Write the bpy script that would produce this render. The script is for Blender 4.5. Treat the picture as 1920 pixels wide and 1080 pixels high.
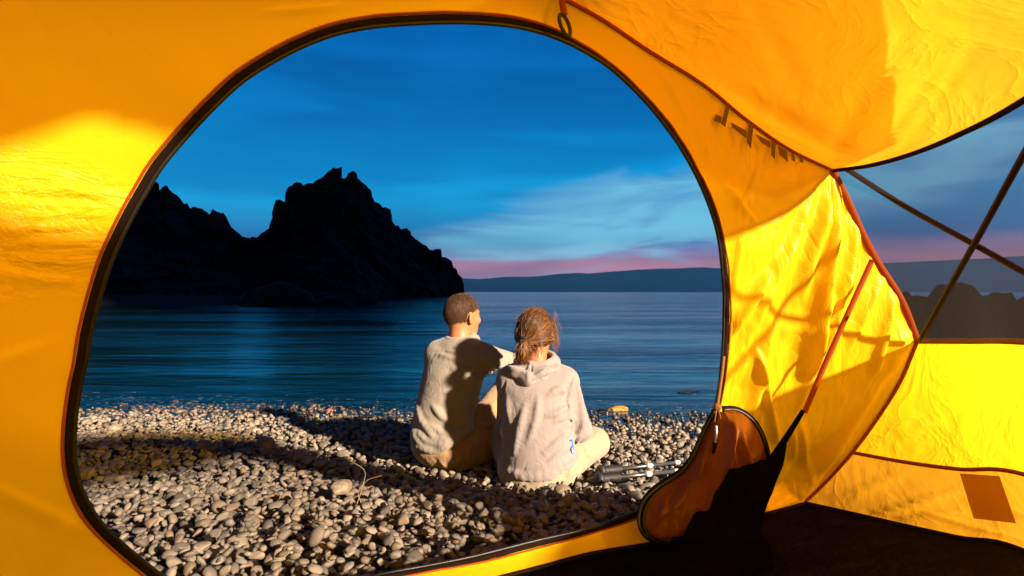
import bpy, bmesh, math, random
import numpy as np
from mathutils import Vector, Matrix

random.seed(7)
rng = np.random.default_rng(11)
scene = bpy.context.scene
for o in list(bpy.data.objects):
    bpy.data.objects.remove(o)
C = scene.collection
R = math.radians

# ------------------------------------------------------------------ camera
CAM_Z = 0.87          # metres above the pebbles the couple sits on
F = 1067.0            # focal length in pixels of a 1920 px wide picture (20 mm lens)
HZ = 547.0            # horizon row
cam = bpy.data.cameras.new('camera')
cam.lens = 20.0
cam.sensor_width = 36.0
cam.shift_y = (HZ - 540.0) / 1920.0
cam.clip_start = 0.02
cam.clip_end = 20000.0
cam.dof.use_dof = True
cam.dof.focus_distance = 2.6
cam.dof.aperture_fstop = 9.0
cam_o = bpy.data.objects.new('camera', cam)
cam_o.location = (0, 0, CAM_Z)
cam_o.rotation_euler = (R(90), 0, 0)
C.objects.link(cam_o)
scene.camera = cam_o

# ------------------------------------------------------------------ sun, sky, exposure
SUN_AZ = 43.0         # degrees behind the camera's right-hand side
SUN_EL = 21.0
sdir = Vector((math.cos(R(SUN_AZ)) * math.cos(R(SUN_EL)), -math.sin(R(SUN_AZ)) * math.cos(R(SUN_EL)), math.sin(R(SUN_EL))))
sun = bpy.data.lights.new('low_sun', 'SUN')
sun.energy = 5.0
sun.angle = R(2.2)
sun.color = (1.0, 0.81, 0.60)
sun_o = bpy.data.objects.new('low_sun', sun)
sun_o.rotation_euler = (-sdir).to_track_quat('-Z', 'Y').to_euler()
sun_o.location = sdir * 50
C.objects.link(sun_o)

scene.view_settings.view_transform = 'Standard'
scene.view_settings.look = 'None'
scene.view_settings.exposure = 1.8
scene.view_settings.gamma = 1.0
scene.view_settings.use_curve_mapping = False
scene.render.engine = 'CYCLES'
scene.cycles.use_denoising = True
scene.cycles.max_bounces = 10
scene.cycles.diffuse_bounces = 5
scene.cycles.transparent_max_bounces = 16
scene.cycles.sample_clamp_indirect = 6.0
scene.cycles.caustics_reflective = False
scene.cycles.caustics_refractive = False

world = bpy.data.worlds.new('World')
scene.world = world
world.use_nodes = True
NT = world.node_tree
NT.nodes.clear()


def N(nt, kind, **kw):
    n = nt.nodes.new(kind)
    for k, v in kw.items():
        if k == 'inputs':
            for i, val in v.items():
                n.inputs[i].default_value = val
        else:
            setattr(n, k, v)
    return n


def L(nt, a, b):
    nt.links.new(a, b)


def ramp(nt, stops, fac=None, interp='LINEAR'):
    r = N(nt, 'ShaderNodeValToRGB')
    r.color_ramp.interpolation = interp
    els = r.color_ramp.elements
    while len(els) > 1:
        els.remove(els[-1])
    els[0].position = stops[0][0]
    els[0].color = (*stops[0][1], 1)
    for p, c in stops[1:]:
        e = els.new(p)
        e.color = (*c, 1)
    if fac is not None:
        L(nt, fac, r.inputs[0])
    return r


def mixc(nt, fac, a, b, mode='MIX'):
    m = N(nt, 'ShaderNodeMix', data_type='RGBA', blend_type=mode)
    for sock, val in ((m.inputs[0], fac), (m.inputs[6], a), (m.inputs[7], b)):
        if hasattr(val, 'default_value') or hasattr(val, 'is_linked'):
            L(nt, val, sock)
        elif isinstance(val, (int, float)):
            sock.default_value = val
        else:
            sock.default_value = (*val, 1)
    return m.outputs[2]


def math_n(nt, op, a, b=None, clamp=False):
    m = N(nt, 'ShaderNodeMath', operation=op, use_clamp=clamp)
    for i, v in enumerate((a, b)):
        if v is None:
            continue
        if isinstance(v, (int, float)):
            m.inputs[i].default_value = v
        else:
            L(nt, v, m.inputs[i])
    return m.outputs[0]


# dusk sky: dark blue overhead, paler cyan low down, a pink belt at the horizon, long soft cloud bands
tc = N(NT, 'ShaderNodeTexCoord')
sep = N(NT, 'ShaderNodeSeparateXYZ')
L(NT, tc.outputs['Generated'], sep.inputs[0])
zz = math_n(NT, 'MAXIMUM', sep.outputs[2], 0.0)
az = math_n(NT, 'ARCTAN2', sep.outputs[0], sep.outputs[1])          # 0 = straight over the lake, + to the right
# wobble
mp = N(NT, 'ShaderNodeMapping', inputs={'Scale': (1.6, 1.6, 9.0)})
L(NT, tc.outputs['Generated'], mp.inputs[0])
nz = N(NT, 'ShaderNodeTexNoise', inputs={'Scale': 1.6, 'Detail': 5.0, 'Roughness': 0.55, 'Distortion': 0.5})
L(NT, mp.outputs[0], nz.inputs[0])
wob = math_n(NT, 'SUBTRACT', nz.outputs[0], 0.5)
zw = math_n(NT, 'ADD', zz, math_n(NT, 'MULTIPLY', wob, math_n(NT, 'ADD', 0.015, math_n(NT, 'MULTIPLY', zz, 0.35))))
base = ramp(NT, [(0.0, (0.37, 0.12, 0.20)), (0.046, (0.46, 0.18, 0.25)), (0.066, (0.28, 0.18, 0.36)), (0.086, (0.020, 0.15, 0.40)),
                 (0.105, (0.02, 0.25, 0.52)), (0.15, (0.008, 0.36, 0.72)), (0.21, (0.002, 0.32, 0.72)), (0.28, (0.001, 0.22, 0.60)),
                 (0.40, (0.0006, 0.13, 0.45)), (0.60, (0.0005, 0.05, 0.21)), (1.0, (0.0005, 0.016, 0.085))], zw)
# pale afterglow veil low on the right, torn into wisps
mp2 = N(NT, 'ShaderNodeMapping', inputs={'Scale': (2.2, 2.2, 13.0), 'Rotation': (0.0, R(-10), 0.0), 'Location': (0.35, 0.2, 0.1)})
L(NT, tc.outputs['Generated'], mp2.inputs[0])
nz2 = N(NT, 'ShaderNodeTexNoise', inputs={'Scale': 1.3, 'Detail': 6.0, 'Roughness': 0.5, 'Distortion': 1.0})
L(NT, mp2.outputs[0], nz2.inputs[0])
ca = math_n(NT, 'DIVIDE', math_n(NT, 'SUBTRACT', az, 0.30), 0.40)
ce0 = math_n(NT, 'ADD', 0.122, math_n(NT, 'MULTIPLY', math_n(NT, 'SUBTRACT', az, 0.20), 0.13))
ce = math_n(NT, 'DIVIDE', math_n(NT, 'SUBTRACT', zz, ce0), 0.070)
rr = math_n(NT, 'ADD', math_n(NT, 'MULTIPLY', ca, ca), math_n(NT, 'MULTIPLY', ce, ce))
glow = math_n(NT, 'SUBTRACT', math_n(NT, 'ADD', 0.98, math_n(NT, 'MULTIPLY', math_n(NT, 'SUBTRACT', nz2.outputs[0], 0.5), 2.5)), math_n(NT, 'MULTIPLY', rr, 0.62), clamp=True)
glow_s = N(NT, 'ShaderNodeMapRange', interpolation_type='SMOOTHERSTEP')
L(NT, glow, glow_s.inputs[0])
sky1 = mixc(NT, math_n(NT, 'MULTIPLY', glow_s.outputs[0], 0.72), base.outputs[0], (0.24, 0.66, 0.84))
rim = math_n(NT, 'MULTIPLY', math_n(NT, 'MULTIPLY', glow_s.outputs[0], math_n(NT, 'SUBTRACT', 1.0, glow_s.outputs[0])), 0.8)
sky2 = mixc(NT, rim, sky1, (0.20, 0.24, 0.48))
# broad dark cloud bands over everything
mp3 = N(NT, 'ShaderNodeMapping', inputs={'Scale': (1.3, 1.3, 7.5), 'Rotation': (0.0, R(-7), 0.0), 'Location': (1.7, 0.4, 0.65)})
L(NT, tc.outputs['Generated'], mp3.inputs[0])
nz3 = N(NT, 'ShaderNodeTexNoise', inputs={'Scale': 1.5, 'Detail': 5.0, 'Roughness': 0.45, 'Distortion': 0.8})
L(NT, mp3.outputs[0], nz3.inputs[0])
streak = N(NT, 'ShaderNodeMapRange', interpolation_type='SMOOTHSTEP', inputs={1: 0.44, 2: 0.66})
L(NT, nz3.outputs[0], streak.inputs[0])
dark = mixc(NT, 1.0, sky2, (0.30, 0.42, 0.56), 'MULTIPLY')
sky3a = mixc(NT, math_n(NT, 'MULTIPLY', streak.outputs[0], 0.5), sky2, dark)
lite = N(NT, 'ShaderNodeMapRange', interpolation_type='SMOOTHSTEP', inputs={1: 0.46, 2: 0.30})
L(NT, nz3.outputs[0], lite.inputs[0])
sky3 = mixc(NT, math_n(NT, 'MULTIPLY', lite.outputs[0], 0.35), sky3a, mixc(NT, 1.0, sky3a, (1.5, 1.45, 1.35), 'MULTIPLY'))
nish = N(NT, 'ShaderNodeTexSky', sky_type='NISHITA', sun_disc=False)
nish.sun_elevation = R(SUN_EL)
nish.sun_rotation = R(90 + SUN_AZ)
# dusk: the sky is brightest over the lake where the day went, and darkens round to the land side
front_w = N(NT, 'ShaderNodeMapRange', interpolation_type='SMOOTHSTEP', inputs={1: -0.8, 2: 0.75, 3: 0.10, 4: 1.0})
L(NT, sep.outputs[1], front_w.inputs[0])
bgA = N(NT, 'ShaderNodeBackground')
L(NT, math_n(NT, 'MULTIPLY', front_w.outputs[0], 0.265), bgA.inputs[1])
L(NT, sky3, bgA.inputs[0])
bgB = N(NT, 'ShaderNodeBackground', inputs={'Strength': 0.03})
L(NT, mixc(NT, 1.0, nish.outputs[0], (0.0, 0.012, 0.05), 'MULTIPLY'), bgB.inputs[0])
add = N(NT, 'ShaderNodeAddShader')
L(NT, bgA.outputs[0], add.inputs[0])
L(NT, bgB.outputs[0], add.inputs[1])
wo = N(NT, 'ShaderNodeOutputWorld')
L(NT, add.outputs[0], wo.inputs[0])


# ------------------------------------------------------------------ helpers
def P(px, py, d):
    """a point d metres in front of the tent's photographer, read off the 1920x1080 sheet"""
    return np.array([(px - 960.0) / F * d, d, CAM_Z - (py - HZ) / F * d])


def PP(rows):
    return np.array([P(*r) for r in rows])


def to_px(v):
    v = np.asarray(v)
    return np.stack([960 + v[..., 0] / v[..., 1] * F, HZ - (v[..., 2] - CAM_Z) / v[..., 1] * F], -1)


def spline(pts, n, closed=False):
    """Catmull-Rom through pts, resampled to n points evenly by length"""
    p = np.asarray(pts, float)
    if closed:
        p = np.vstack([p[-1], p, p[0], p[1]])
    else:
        p = np.vstack([2 * p[0] - p[1], p, 2 * p[-1] - p[-2]])
    out = []
    for i in range(1, len(p) - 2):
        t = np.linspace(0, 1, 24, endpoint=False)[:, None]
        a, b, c, d = p[i - 1], p[i], p[i + 1], p[i + 2]
        out.append(0.5 * ((2 * b) + (c - a) * t + (2 * a - 5 * b + 4 * c - d) * t ** 2 + (-a + 3 * b - 3 * c + d) * t ** 3))
    out = np.vstack(out + [p[-2][None]])
    s = np.concatenate([[0], np.cumsum(np.linalg.norm(np.diff(out, axis=0), axis=1))])
    q = np.linspace(0, s[-1], n)
    return np.stack([np.interp(q, s, out[:, k]) for k in range(out.shape[1])], -1)


def polyline(pts, n):
    p = np.asarray(pts, float)
    s = np.concatenate([[0], np.cumsum(np.linalg.norm(np.diff(p, axis=0), axis=1))])
    q = np.linspace(0, s[-1], n)
    return np.stack([np.interp(q, s, p[:, k]) for k in range(p.shape[1])], -1)


def make_mesh(name, verts, faces, mat=None, smooth=True):
    me = bpy.data.meshes.new(name)
    verts = np.asarray(verts, dtype=np.float32).reshape(-1, 3)
    faces = np.asarray(faces, dtype=np.int32)
    k = faces.shape[1]
    me.vertices.add(len(verts))
    me.vertices.foreach_set('co', verts.ravel())
    me.loops.add(faces.size)
    me.loops.foreach_set('vertex_index', faces.ravel())
    me.polygons.add(len(faces))
    me.polygons.foreach_set('loop_start', np.arange(0, faces.size, k, dtype=np.int32))
    me.polygons.foreach_set('loop_total', np.full(len(faces), k, dtype=np.int32))
    me.polygons.foreach_set('use_smooth', np.full(len(faces), smooth, dtype=bool))
    me.update(calc_edges=True)
    me.validate()
    if mat:
        me.materials.append(mat)
    return me


def link(name, me, parent=None, kind=None, label=None, cat=None, group=None):
    o = bpy.data.objects.new(name, me)
    C.objects.link(o)
    if parent is not None:
        o.parent = parent
        o.matrix_parent_inverse = Matrix.Translation(parent.location).inverted()
    if kind:
        o['kind'] = kind
    if label:
        o['label'] = label
    if cat:
        o['category'] = cat
    if group:
        o['group'] = group
    return o


def grid_faces(n, m, wrap_n=False):
    i = np.arange(n if wrap_n else n - 1)
    j = np.arange(m - 1)
    I, J = np.meshgrid(i, j, indexing='ij')
    I2 = (I + 1) % n
    return np.stack([I * m + J, I2 * m + J, I2 * m + J + 1, I * m + J + 1], -1).reshape(-1, 4)


def grid_obj(name, g, mat, parent=None, wrap=False, smooth=True, **kw):
    n, m = g.shape[:2]
    return link(name, make_mesh(name, g.reshape(-1, 3), grid_faces(n, m, wrap), mat, smooth), parent, **kw)


def frames(path):
    t = np.gradient(path, axis=0)
    t /= np.linalg.norm(t, axis=1)[:, None] + 1e-12
    ref = np.array([0.0, 0.0, 1.0])
    if abs(t[:, 2]).mean() > 0.9:
        ref = np.array([0.0, 1.0, 0.0])
    a = np.cross(t, ref)
    bad = np.linalg.norm(a, axis=1) < 1e-3
    a[bad] = np.cross(t[bad], [0.3, 1, 0.1])
    a /= np.linalg.norm(a, axis=1)[:, None]
    b = np.cross(t, a)
    return t, a, b


def tube_geo(path, rad, seg=8, caps=True):
    path = np.asarray(path, float)
    rad = np.broadcast_to(np.asarray(rad, float), (len(path),))
    t, a, b = frames(path)
    for k in range(1, len(path)):            # keep the frame from flipping
        if np.dot(a[k], a[k - 1]) < 0:
            a[k] *= -1
            b[k] *= -1
    if caps:
        path = np.vstack([path[0], path, path[-1]])
        rad = np.concatenate([[1e-5], rad, [1e-5]])
        a = np.vstack([a[0], a, a[-1]])
        b = np.vstack([b[0], b, b[-1]])
    ang = np.linspace(0, 2 * np.pi, seg, endpoint=False)
    g = path[:, None] + rad[:, None, None] * (np.cos(ang)[None, :, None] * a[:, None] + np.sin(ang)[None, :, None] * b[:, None])
    n, m = g.shape[:2]
    I, J = np.meshgrid(np.arange(n - 1), np.arange(m), indexing='ij')
    J2 = (J + 1) % m
    f = np.stack([I * m + J, I * m + J2, (I + 1) * m + J2, (I + 1) * m + J], -1).reshape(-1, 4)
    return g.reshape(-1, 3), f


def tube(name, path, rad, mat, parent=None, seg=8, **kw):
    v, f = tube_geo(path, rad, seg)
    return link(name, make_mesh(name, v, f, mat), parent, **kw)


def ribbon(name, path, side, width, thick, mat, parent=None, **kw):
    """flat webbing: path centre line, side = unit vectors across the width"""
    path = np.asarray(path, float)
    side = np.broadcast_to(np.asarray(side, float), path.shape).copy()
    t, _, _ = frames(path)
    side -= (side * t).sum(1)[:, None] * t
    side /= np.linalg.norm(side, axis=1)[:, None] + 1e-9
    nrm = np.cross(t, side)
    w = np.broadcast_to(np.asarray(width, float), (len(path),))[:, None] / 2
    h = thick / 2
    prof = [(-1, -1), (-0.9, 1), (0.9, 1), (1, -1)]
    g = np.stack([path + side * w * u + nrm * h * v for u, v in prof], 1)
    n, m = g.shape[:2]
    I, J = np.meshgrid(np.arange(n - 1), np.arange(m), indexing='ij')
    J2 = (J + 1) % m
    f = np.stack([I * m + J, I * m + J2, (I + 1) * m + J2, (I + 1) * m + J], -1).reshape(-1, 4)
    f = np.vstack([f, [[0, 1, 2, 3]], [[(n - 1) * m + 3, (n - 1) * m + 2, (n - 1) * m + 1, (n - 1) * m]]])
    return link(name, make_mesh(name, g.reshape(-1, 3), f, mat), parent, **kw)


def hash3(ix, iy, iz, seed=0):
    h = (ix.astype(np.int64) * 374761393 + iy.astype(np.int64) * 668265263 + iz.astype(np.int64) * 2147483647 + seed * 974711) & 0xFFFFFFFF
    h = ((h ^ (h >> 13)) * 1274126177) & 0xFFFFFFFF
    h = ((h ^ (h >> 16)) * 2246822519) & 0xFFFFFFFF
    return ((h ^ (h >> 15)) & 0xFFFFFF) / float(0xFFFFFF)


def vnoise(p, seed=0):
    p = np.asarray(p, float)
    i = np.floor(p)
    f = p - i
    u = f * f * (3 - 2 * f)
    ix, iy, iz = i[..., 0], i[..., 1], i[..., 2]
    r = 0
    for a in (0, 1):
        for b in (0, 1):
            for c in (0, 1):
                w = (u[..., 0] if a else 1 - u[..., 0]) * (u[..., 1] if b else 1 - u[..., 1]) * (u[..., 2] if c else 1 - u[..., 2])
                r = r + w * hash3(ix + a, iy + b, iz + c, seed)
    return r * 2 - 1


def fbm(p, octaves=4, seed=0, gain=0.5):
    p = np.asarray(p, float)
    r, amp, tot = 0, 1.0, 0
    for k in range(octaves):
        r = r + amp * vnoise(p * 2 ** k + 17.3 * k, seed + k)
        tot += amp
        amp *= gain
    return r / tot


def cells(p, seed=0):
    """Worley: distance to the nearest seed and that seed's random value"""
    p = np.asarray(p, float)
    i = np.floor(p)
    best = np.full(p.shape[:-1], 9.0)
    val = np.zeros(p.shape[:-1])
    for a in (-1, 0, 1):
        for b in (-1, 0, 1):
            for c in (-1, 0, 1):
                jx, jy, jz = i[..., 0] + a, i[..., 1] + b, i[..., 2] + c
                q = np.stack([jx + hash3(jx, jy, jz, seed), jy + hash3(jx, jy, jz, seed + 1), jz + hash3(jx, jy, jz, seed + 2)], -1)
                d = np.linalg.norm(p - q, axis=-1)
                m = d < best
                best = np.where(m, d, best)
                val = np.where(m, hash3(jx, jy, jz, seed + 3), val)
    return best, val


# ------------------------------------------------------------------ materials
def new_mat(name):
    m = bpy.data.materials.new(name)
    m.use_nodes = True
    nt = m.node_tree
    nt.nodes.clear()
    out = N(nt, 'ShaderNodeOutputMaterial')
    return m, nt, out


def principled(name, color, rough=0.6, bump=None, spec=0.5, sheen=0.0, var=None, metal=0.0):
    """bump = (scale, strength, distance); var = (scale, other colour, amount)"""
    m, nt, out = new_mat(name)
    b = N(nt, 'ShaderNodeBsdfPrincipled', inputs={'Roughness': rough, 'Specular IOR Level': spec, 'Metallic': metal, 'Sheen Weight': sheen})
    co = N(nt, 'ShaderNodeTexCoord')
    if var:
        n1 = N(nt, 'ShaderNodeTexNoise', inputs={'Scale': var[0], 'Detail': 6.0, 'Roughness': 0.6})
        L(nt, co.outputs['Object'], n1.inputs[0])
        mr = N(nt, 'ShaderNodeMapRange', inputs={1: 0.35, 2: 0.65})
        L(nt, n1.outputs[0], mr.inputs[0])
        L(nt, mixc(nt, math_n(nt, 'MULTIPLY', mr.outputs[0], var[2]), color, var[1]), b.inputs['Base Color'])
    else:
        b.inputs['Base Color'].default_value = (*color, 1)
    if bump:
        n2 = N(nt, 'ShaderNodeTexNoise', inputs={'Scale': bump[0], 'Detail': 5.0, 'Roughness': 0.6})
        L(nt, co.outputs['Object'], n2.inputs[0])
        bp = N(nt, 'ShaderNodeBump', inputs={'Strength': bump[1], 'Distance': bump[2]})
        L(nt, n2.outputs[0], bp.inputs['Height'])
        L(nt, bp.outputs[0], b.inputs['Normal'])
    L(nt, b.outputs[0], out.inputs[0])
    return m


def matte(name, color, bump=None, gloss=0.0):
    m, nt, out = new_mat(name)
    d = N(nt, 'ShaderNodeBsdfDiffuse')
    d.inputs[0].default_value = (*color, 1)
    if bump:
        co = N(nt, 'ShaderNodeTexCoord')
        n2 = N(nt, 'ShaderNodeTexNoise', inputs={'Scale': bump[0], 'Detail': 5.0, 'Roughness': 0.6})
        L(nt, co.outputs['Object'], n2.inputs[0])
        bp = N(nt, 'ShaderNodeBump', inputs={'Strength': bump[1], 'Distance': bump[2]})
        L(nt, n2.outputs[0], bp.inputs['Height'])
        L(nt, bp.outputs[0], d.inputs['Normal'])
        gl = N(nt, 'ShaderNodeBsdfGlossy', inputs={'Roughness': 0.4})
        L(nt, bp.outputs[0], gl.inputs['Normal'])
        mx_ = N(nt, 'ShaderNodeMixShader', inputs={0: gloss})
        L(nt, d.outputs[0], mx_.inputs[1])
        L(nt, gl.outputs[0], mx_.inputs[2])
        L(nt, mx_.outputs[0], out.inputs[0])
    else:
        L(nt, d.outputs[0], out.inputs[0])
    return m


def fabric(name, color, tint, see=0.22, trans=0.5, gloss=0.015, wr=(1.0, 1.0, 1.0), wscale=9.0, wstr=0.5, wdist=0.01, rot=0.0, side_mask=False):
    """thin coated nylon: some light straight through, some scattered through, some back"""
    m, nt, out = new_mat(name)
    co = N(nt, 'ShaderNodeTexCoord')
    mpn = N(nt, 'ShaderNodeMapping', inputs={'Scale': wr, 'Rotation': (0, rot, 0)})
    L(nt, co.outputs['Object'], mpn.inputs[0])
    n1 = N(nt, 'ShaderNodeTexNoise', inputs={'Scale': wscale, 'Detail': 4.0, 'Roughness': 0.5, 'Distortion': 1.2})
    L(nt, mpn.outputs[0], n1.inputs[0])
    rid = math_n(nt, 'ABSOLUTE', math_n(nt, 'SUBTRACT', n1.outputs[0], 0.5))
    n2 = N(nt, 'ShaderNodeTexNoise', inputs={'Scale': wscale * 4.5, 'Detail': 3.0, 'Roughness': 0.5, 'Distortion': 0.6})
    L(nt, mpn.outputs[0], n2.inputs[0])
    h = math_n(nt, 'ADD', math_n(nt, 'POWER', rid, 0.6), math_n(nt, 'MULTIPLY', n2.outputs[0], 0.14))
    if side_mask:       # the loose cloth right of the door is crumpled, the taut left side is not
        sx_ = N(nt, 'ShaderNodeSeparateXYZ')
        L(nt, co.outputs['Object'], sx_.inputs[0])
        mk = N(nt, 'ShaderNodeMapRange', interpolation_type='SMOOTHSTEP', inputs={1: 0.05, 2: 0.45, 3: 0.22, 4: 1.0})
        L(nt, sx_.outputs[0], mk.inputs[0])
        h = math_n(nt, 'MULTIPLY', h, mk.outputs[0])
        # a crease-crumpled patch where the wall has been pushed, left of the door
        mpc = N(nt, 'ShaderNodeMapping', inputs={'Scale': (8.0, 8.0, 20.0), 'Rotation': (0, R(6), 0)})
        L(nt, co.outputs['Object'], mpc.inputs[0])
        nc_ = N(nt, 'ShaderNodeTexNoise', inputs={'Scale': 1.0, 'Detail': 5.0, 'Roughness': 0.6, 'Distortion': 1.4})
        L(nt, mpc.outputs[0], nc_.inputs[0])
        dz = math_n(nt, 'DIVIDE', math_n(nt, 'SUBTRACT', sx_.outputs[2], 0.97), 0.13)
        dx = math_n(nt, 'DIVIDE', math_n(nt, 'SUBTRACT', sx_.outputs[0], -0.78), 0.24)
        rc_ = math_n(nt, 'ADD', math_n(nt, 'MULTIPLY', dz, dz), math_n(nt, 'MULTIPLY', dx, dx))
        pm_ = math_n(nt, 'SUBTRACT', 1.0, rc_, clamp=True)
        cr_ = math_n(nt, 'POWER', math_n(nt, 'ABSOLUTE', math_n(nt, 'SUBTRACT', nc_.outputs[0], 0.5)), 0.6)
        h = math_n(nt, 'ADD', h, math_n(nt, 'MULTIPLY', math_n(nt, 'MULTIPLY', cr_, pm_), 3.0))
    bp = N(nt, 'ShaderNodeBump', inputs={'Strength': wstr, 'Distance': wdist})
    L(nt, h, bp.inputs['Height'])
    n3 = N(nt, 'ShaderNodeTexNoise', inputs={'Scale': 3.0, 'Detail': 5.0, 'Roughness': 0.6})
    L(nt, co.outputs['Object'], n3.inputs[0])
    col = mixc(nt, math_n(nt, 'MULTIPLY', n3.outputs[0], 0.35), color, tuple(c * f for c, f in zip(color, (0.92, 0.80, 0.6))))
    df = N(nt, 'ShaderNodeBsdfDiffuse')
    tl = N(nt, 'ShaderNodeBsdfTranslucent')
    for s in (df, tl):
        L(nt, col, s.inputs[0])
        L(nt, bp.outputs[0], s.inputs['Normal'])
    m1 = N(nt, 'ShaderNodeMixShader', inputs={0: trans})
    L(nt, df.outputs[0], m1.inputs[1])
    L(nt, tl.outputs[0], m1.inputs[2])
    tr = N(nt, 'ShaderNodeBsdfTransparent')
    tr.inputs[0].default_value = (*tint, 1)
    m2 = N(nt, 'ShaderNodeMixShader', inputs={0: see})
    L(nt, m1.outputs[0], m2.inputs[1])
    L(nt, tr.outputs[0], m2.inputs[2])
    gl = N(nt, 'ShaderNodeBsdfGlossy', inputs={'Roughness': 0.33})
    L(nt, bp.outputs[0], gl.inputs['Normal'])
    m3 = N(nt, 'ShaderNodeMixShader', inputs={0: gloss})
    L(nt, m2.outputs[0], m3.inputs[1])
    L(nt, gl.outputs[0], m3.inputs[2])
    L(nt, m3.outputs[0], out.inputs[0])
    return m


YEL = (0.97, 0.60, 0.010)
M = {}
M['front'] = fabric('yellow_nylon', YEL, (1.0, 0.55, 0.02), see=0.02, trans=0.30, gloss=0.012, wscale=6.0, wstr=0.40, wdist=0.014, wr=(1.8, 1.0, 0.6), rot=R(-25), side_mask=True)
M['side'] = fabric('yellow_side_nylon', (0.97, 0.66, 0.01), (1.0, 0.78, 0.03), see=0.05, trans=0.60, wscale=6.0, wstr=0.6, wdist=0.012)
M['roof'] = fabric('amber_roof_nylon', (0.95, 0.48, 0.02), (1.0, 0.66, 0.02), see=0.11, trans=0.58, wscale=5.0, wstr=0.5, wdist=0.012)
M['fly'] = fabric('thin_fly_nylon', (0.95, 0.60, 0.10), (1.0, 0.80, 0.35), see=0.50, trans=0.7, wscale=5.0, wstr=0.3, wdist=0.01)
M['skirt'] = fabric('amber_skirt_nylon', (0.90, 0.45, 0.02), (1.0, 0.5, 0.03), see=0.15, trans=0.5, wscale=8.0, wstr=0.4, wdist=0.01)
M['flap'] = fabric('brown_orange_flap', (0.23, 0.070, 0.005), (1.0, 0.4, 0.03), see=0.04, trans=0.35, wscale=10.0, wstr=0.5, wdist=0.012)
M['orange'] = principled('orange_binding', (0.27, 0.045, 0.003), 0.7, bump=(180, 0.3, 0.001), spec=0.1)
M['tape'] = principled('dark_zip_tape', (0.010, 0.004, 0.0025), 0.85, bump=(220, 0.4, 0.001), spec=0.1)
M['coil'] = principled('black_zip_coil', (0.008, 0.007, 0.007), 0.4, bump=(300, 0.5, 0.001))
M['black'] = principled('black_plastic', (0.012, 0.011, 0.011), 0.35)
M['netting_dark'] = matte('black_netting', (0.0030, 0.0020, 0.0016), (90, 0.6, 0.004))
M['floor'] = matte('dark_groundsheet', (0.005, 0.003, 0.0018), (14, 1.0, 0.04), 0.008)
M['pole'] = principled('maroon_tent_pole', (0.014, 0.003, 0.002), 0.5, spec=0.2)
M['strap'] = principled('brown_webbing', (0.20, 0.08, 0.012), 0.7, bump=(200, 0.3, 0.001))
M['metal'] = principled('steel', (0.45, 0.45, 0.45), 0.3, metal=1.0)
M['strap_shade'] = fabric('shaded_skirt_nylon', (0.42, 0.20, 0.015), (1.0, 0.5, 0.03), see=0.03, trans=0.35, wscale=8.0, wstr=0.3, wdist=0.006)  # skirt cloth with the webbing's shadow put into its colour

# insect mesh window: mostly open, its threads catch the low light
m, nt, out = new_mat('mesh_window')
tr = N(nt, 'ShaderNodeBsdfTransparent')
tr.inputs[0].default_value = (0.74, 0.74, 0.74, 1)
df = N(nt, 'ShaderNodeBsdfDiffuse')
df.inputs[0].default_value = (0.30, 0.26, 0.24, 1)
tl = N(nt, 'ShaderNodeBsdfTranslucent')
tl.inputs[0].default_value = (0.30, 0.26, 0.24, 1)
a_ = N(nt, 'ShaderNodeMixShader', inputs={0: 0.5})
L(nt, df.outputs[0], a_.inputs[1])
L(nt, tl.outputs[0], a_.inputs[2])
b_ = N(nt, 'ShaderNodeMixShader', inputs={0: 0.07})
L(nt, tr.outputs[0], b_.inputs[1])
L(nt, a_.outputs[0], b_.inputs[2])
L(nt, b_.outputs[0], out.inputs[0])
M['mesh'] = m
m, nt, out = new_mat('sun_gap_mesh')
tr = N(nt, 'ShaderNodeBsdfTransparent')
tr.inputs[0].default_value = (0.66, 0.66, 0.66, 1)
df = N(nt, 'ShaderNodeBsdfDiffuse')
df.inputs[0].default_value = (0.35, 0.30, 0.25, 1)
b_ = N(nt, 'ShaderNodeMixShader', inputs={0: 0.1})
L(nt, tr.outputs[0], b_.inputs[1])
L(nt, df.outputs[0], b_.inputs[2])
L(nt, b_.outputs[0], out.inputs[0])
M['sun_gap'] = m

# ------------------------------------------------------------------ the setting: beach, lake, headland, hills
WATER_Z = -0.10


def shore(x):
    return 4.62 - 0.09 * x + 0.05 * np.sin(x * 1.7) + 0.03 * np.sin(x * 4.1 + 1)


def zg(x, y):
    """height of the beach under the pebbles"""
    x = np.asarray(x, float)
    y = np.asarray(y, float)
    berm = 0.235 * (1 - np.clip((y - 1.62) / 1.08, 0, 1) ** 1.0)
    t = np.clip((y - 1.45) / 1.35, 0, 1)
    berm = 0.235 * (1 - t * t * (3 - 2 * t))
    s = shore(x)
    fall = np.where(y > 2.7, -(y - 2.7) / np.maximum(s - 2.7, 0.5) * 0.105, 0)
    deep = np.where(y > s, -(y - s) * 0.10, 0)
    z = berm + np.maximum(fall, -0.105) + deep
    z = np.maximum(z, -6.0)
    return z - 0.04 + 0.012 * vnoise(np.stack([x * 1.3, y * 1.3, 0 * x], -1), 3) * np.clip((y - 1.6) * 2, 0, 1)


def axis(lo, hi, fine_lo, fine_hi, step, grow=1.25):
    a = list(np.arange(fine_lo, fine_hi + 1e-6, step))
    s = step
    while a[-1] < hi:
        s *= grow
        a.append(a[-1] + s)
    s = step
    while a[0] > lo:
        s *= grow
        a.insert(0, a[0] - s)
    return np.array(a)


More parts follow.
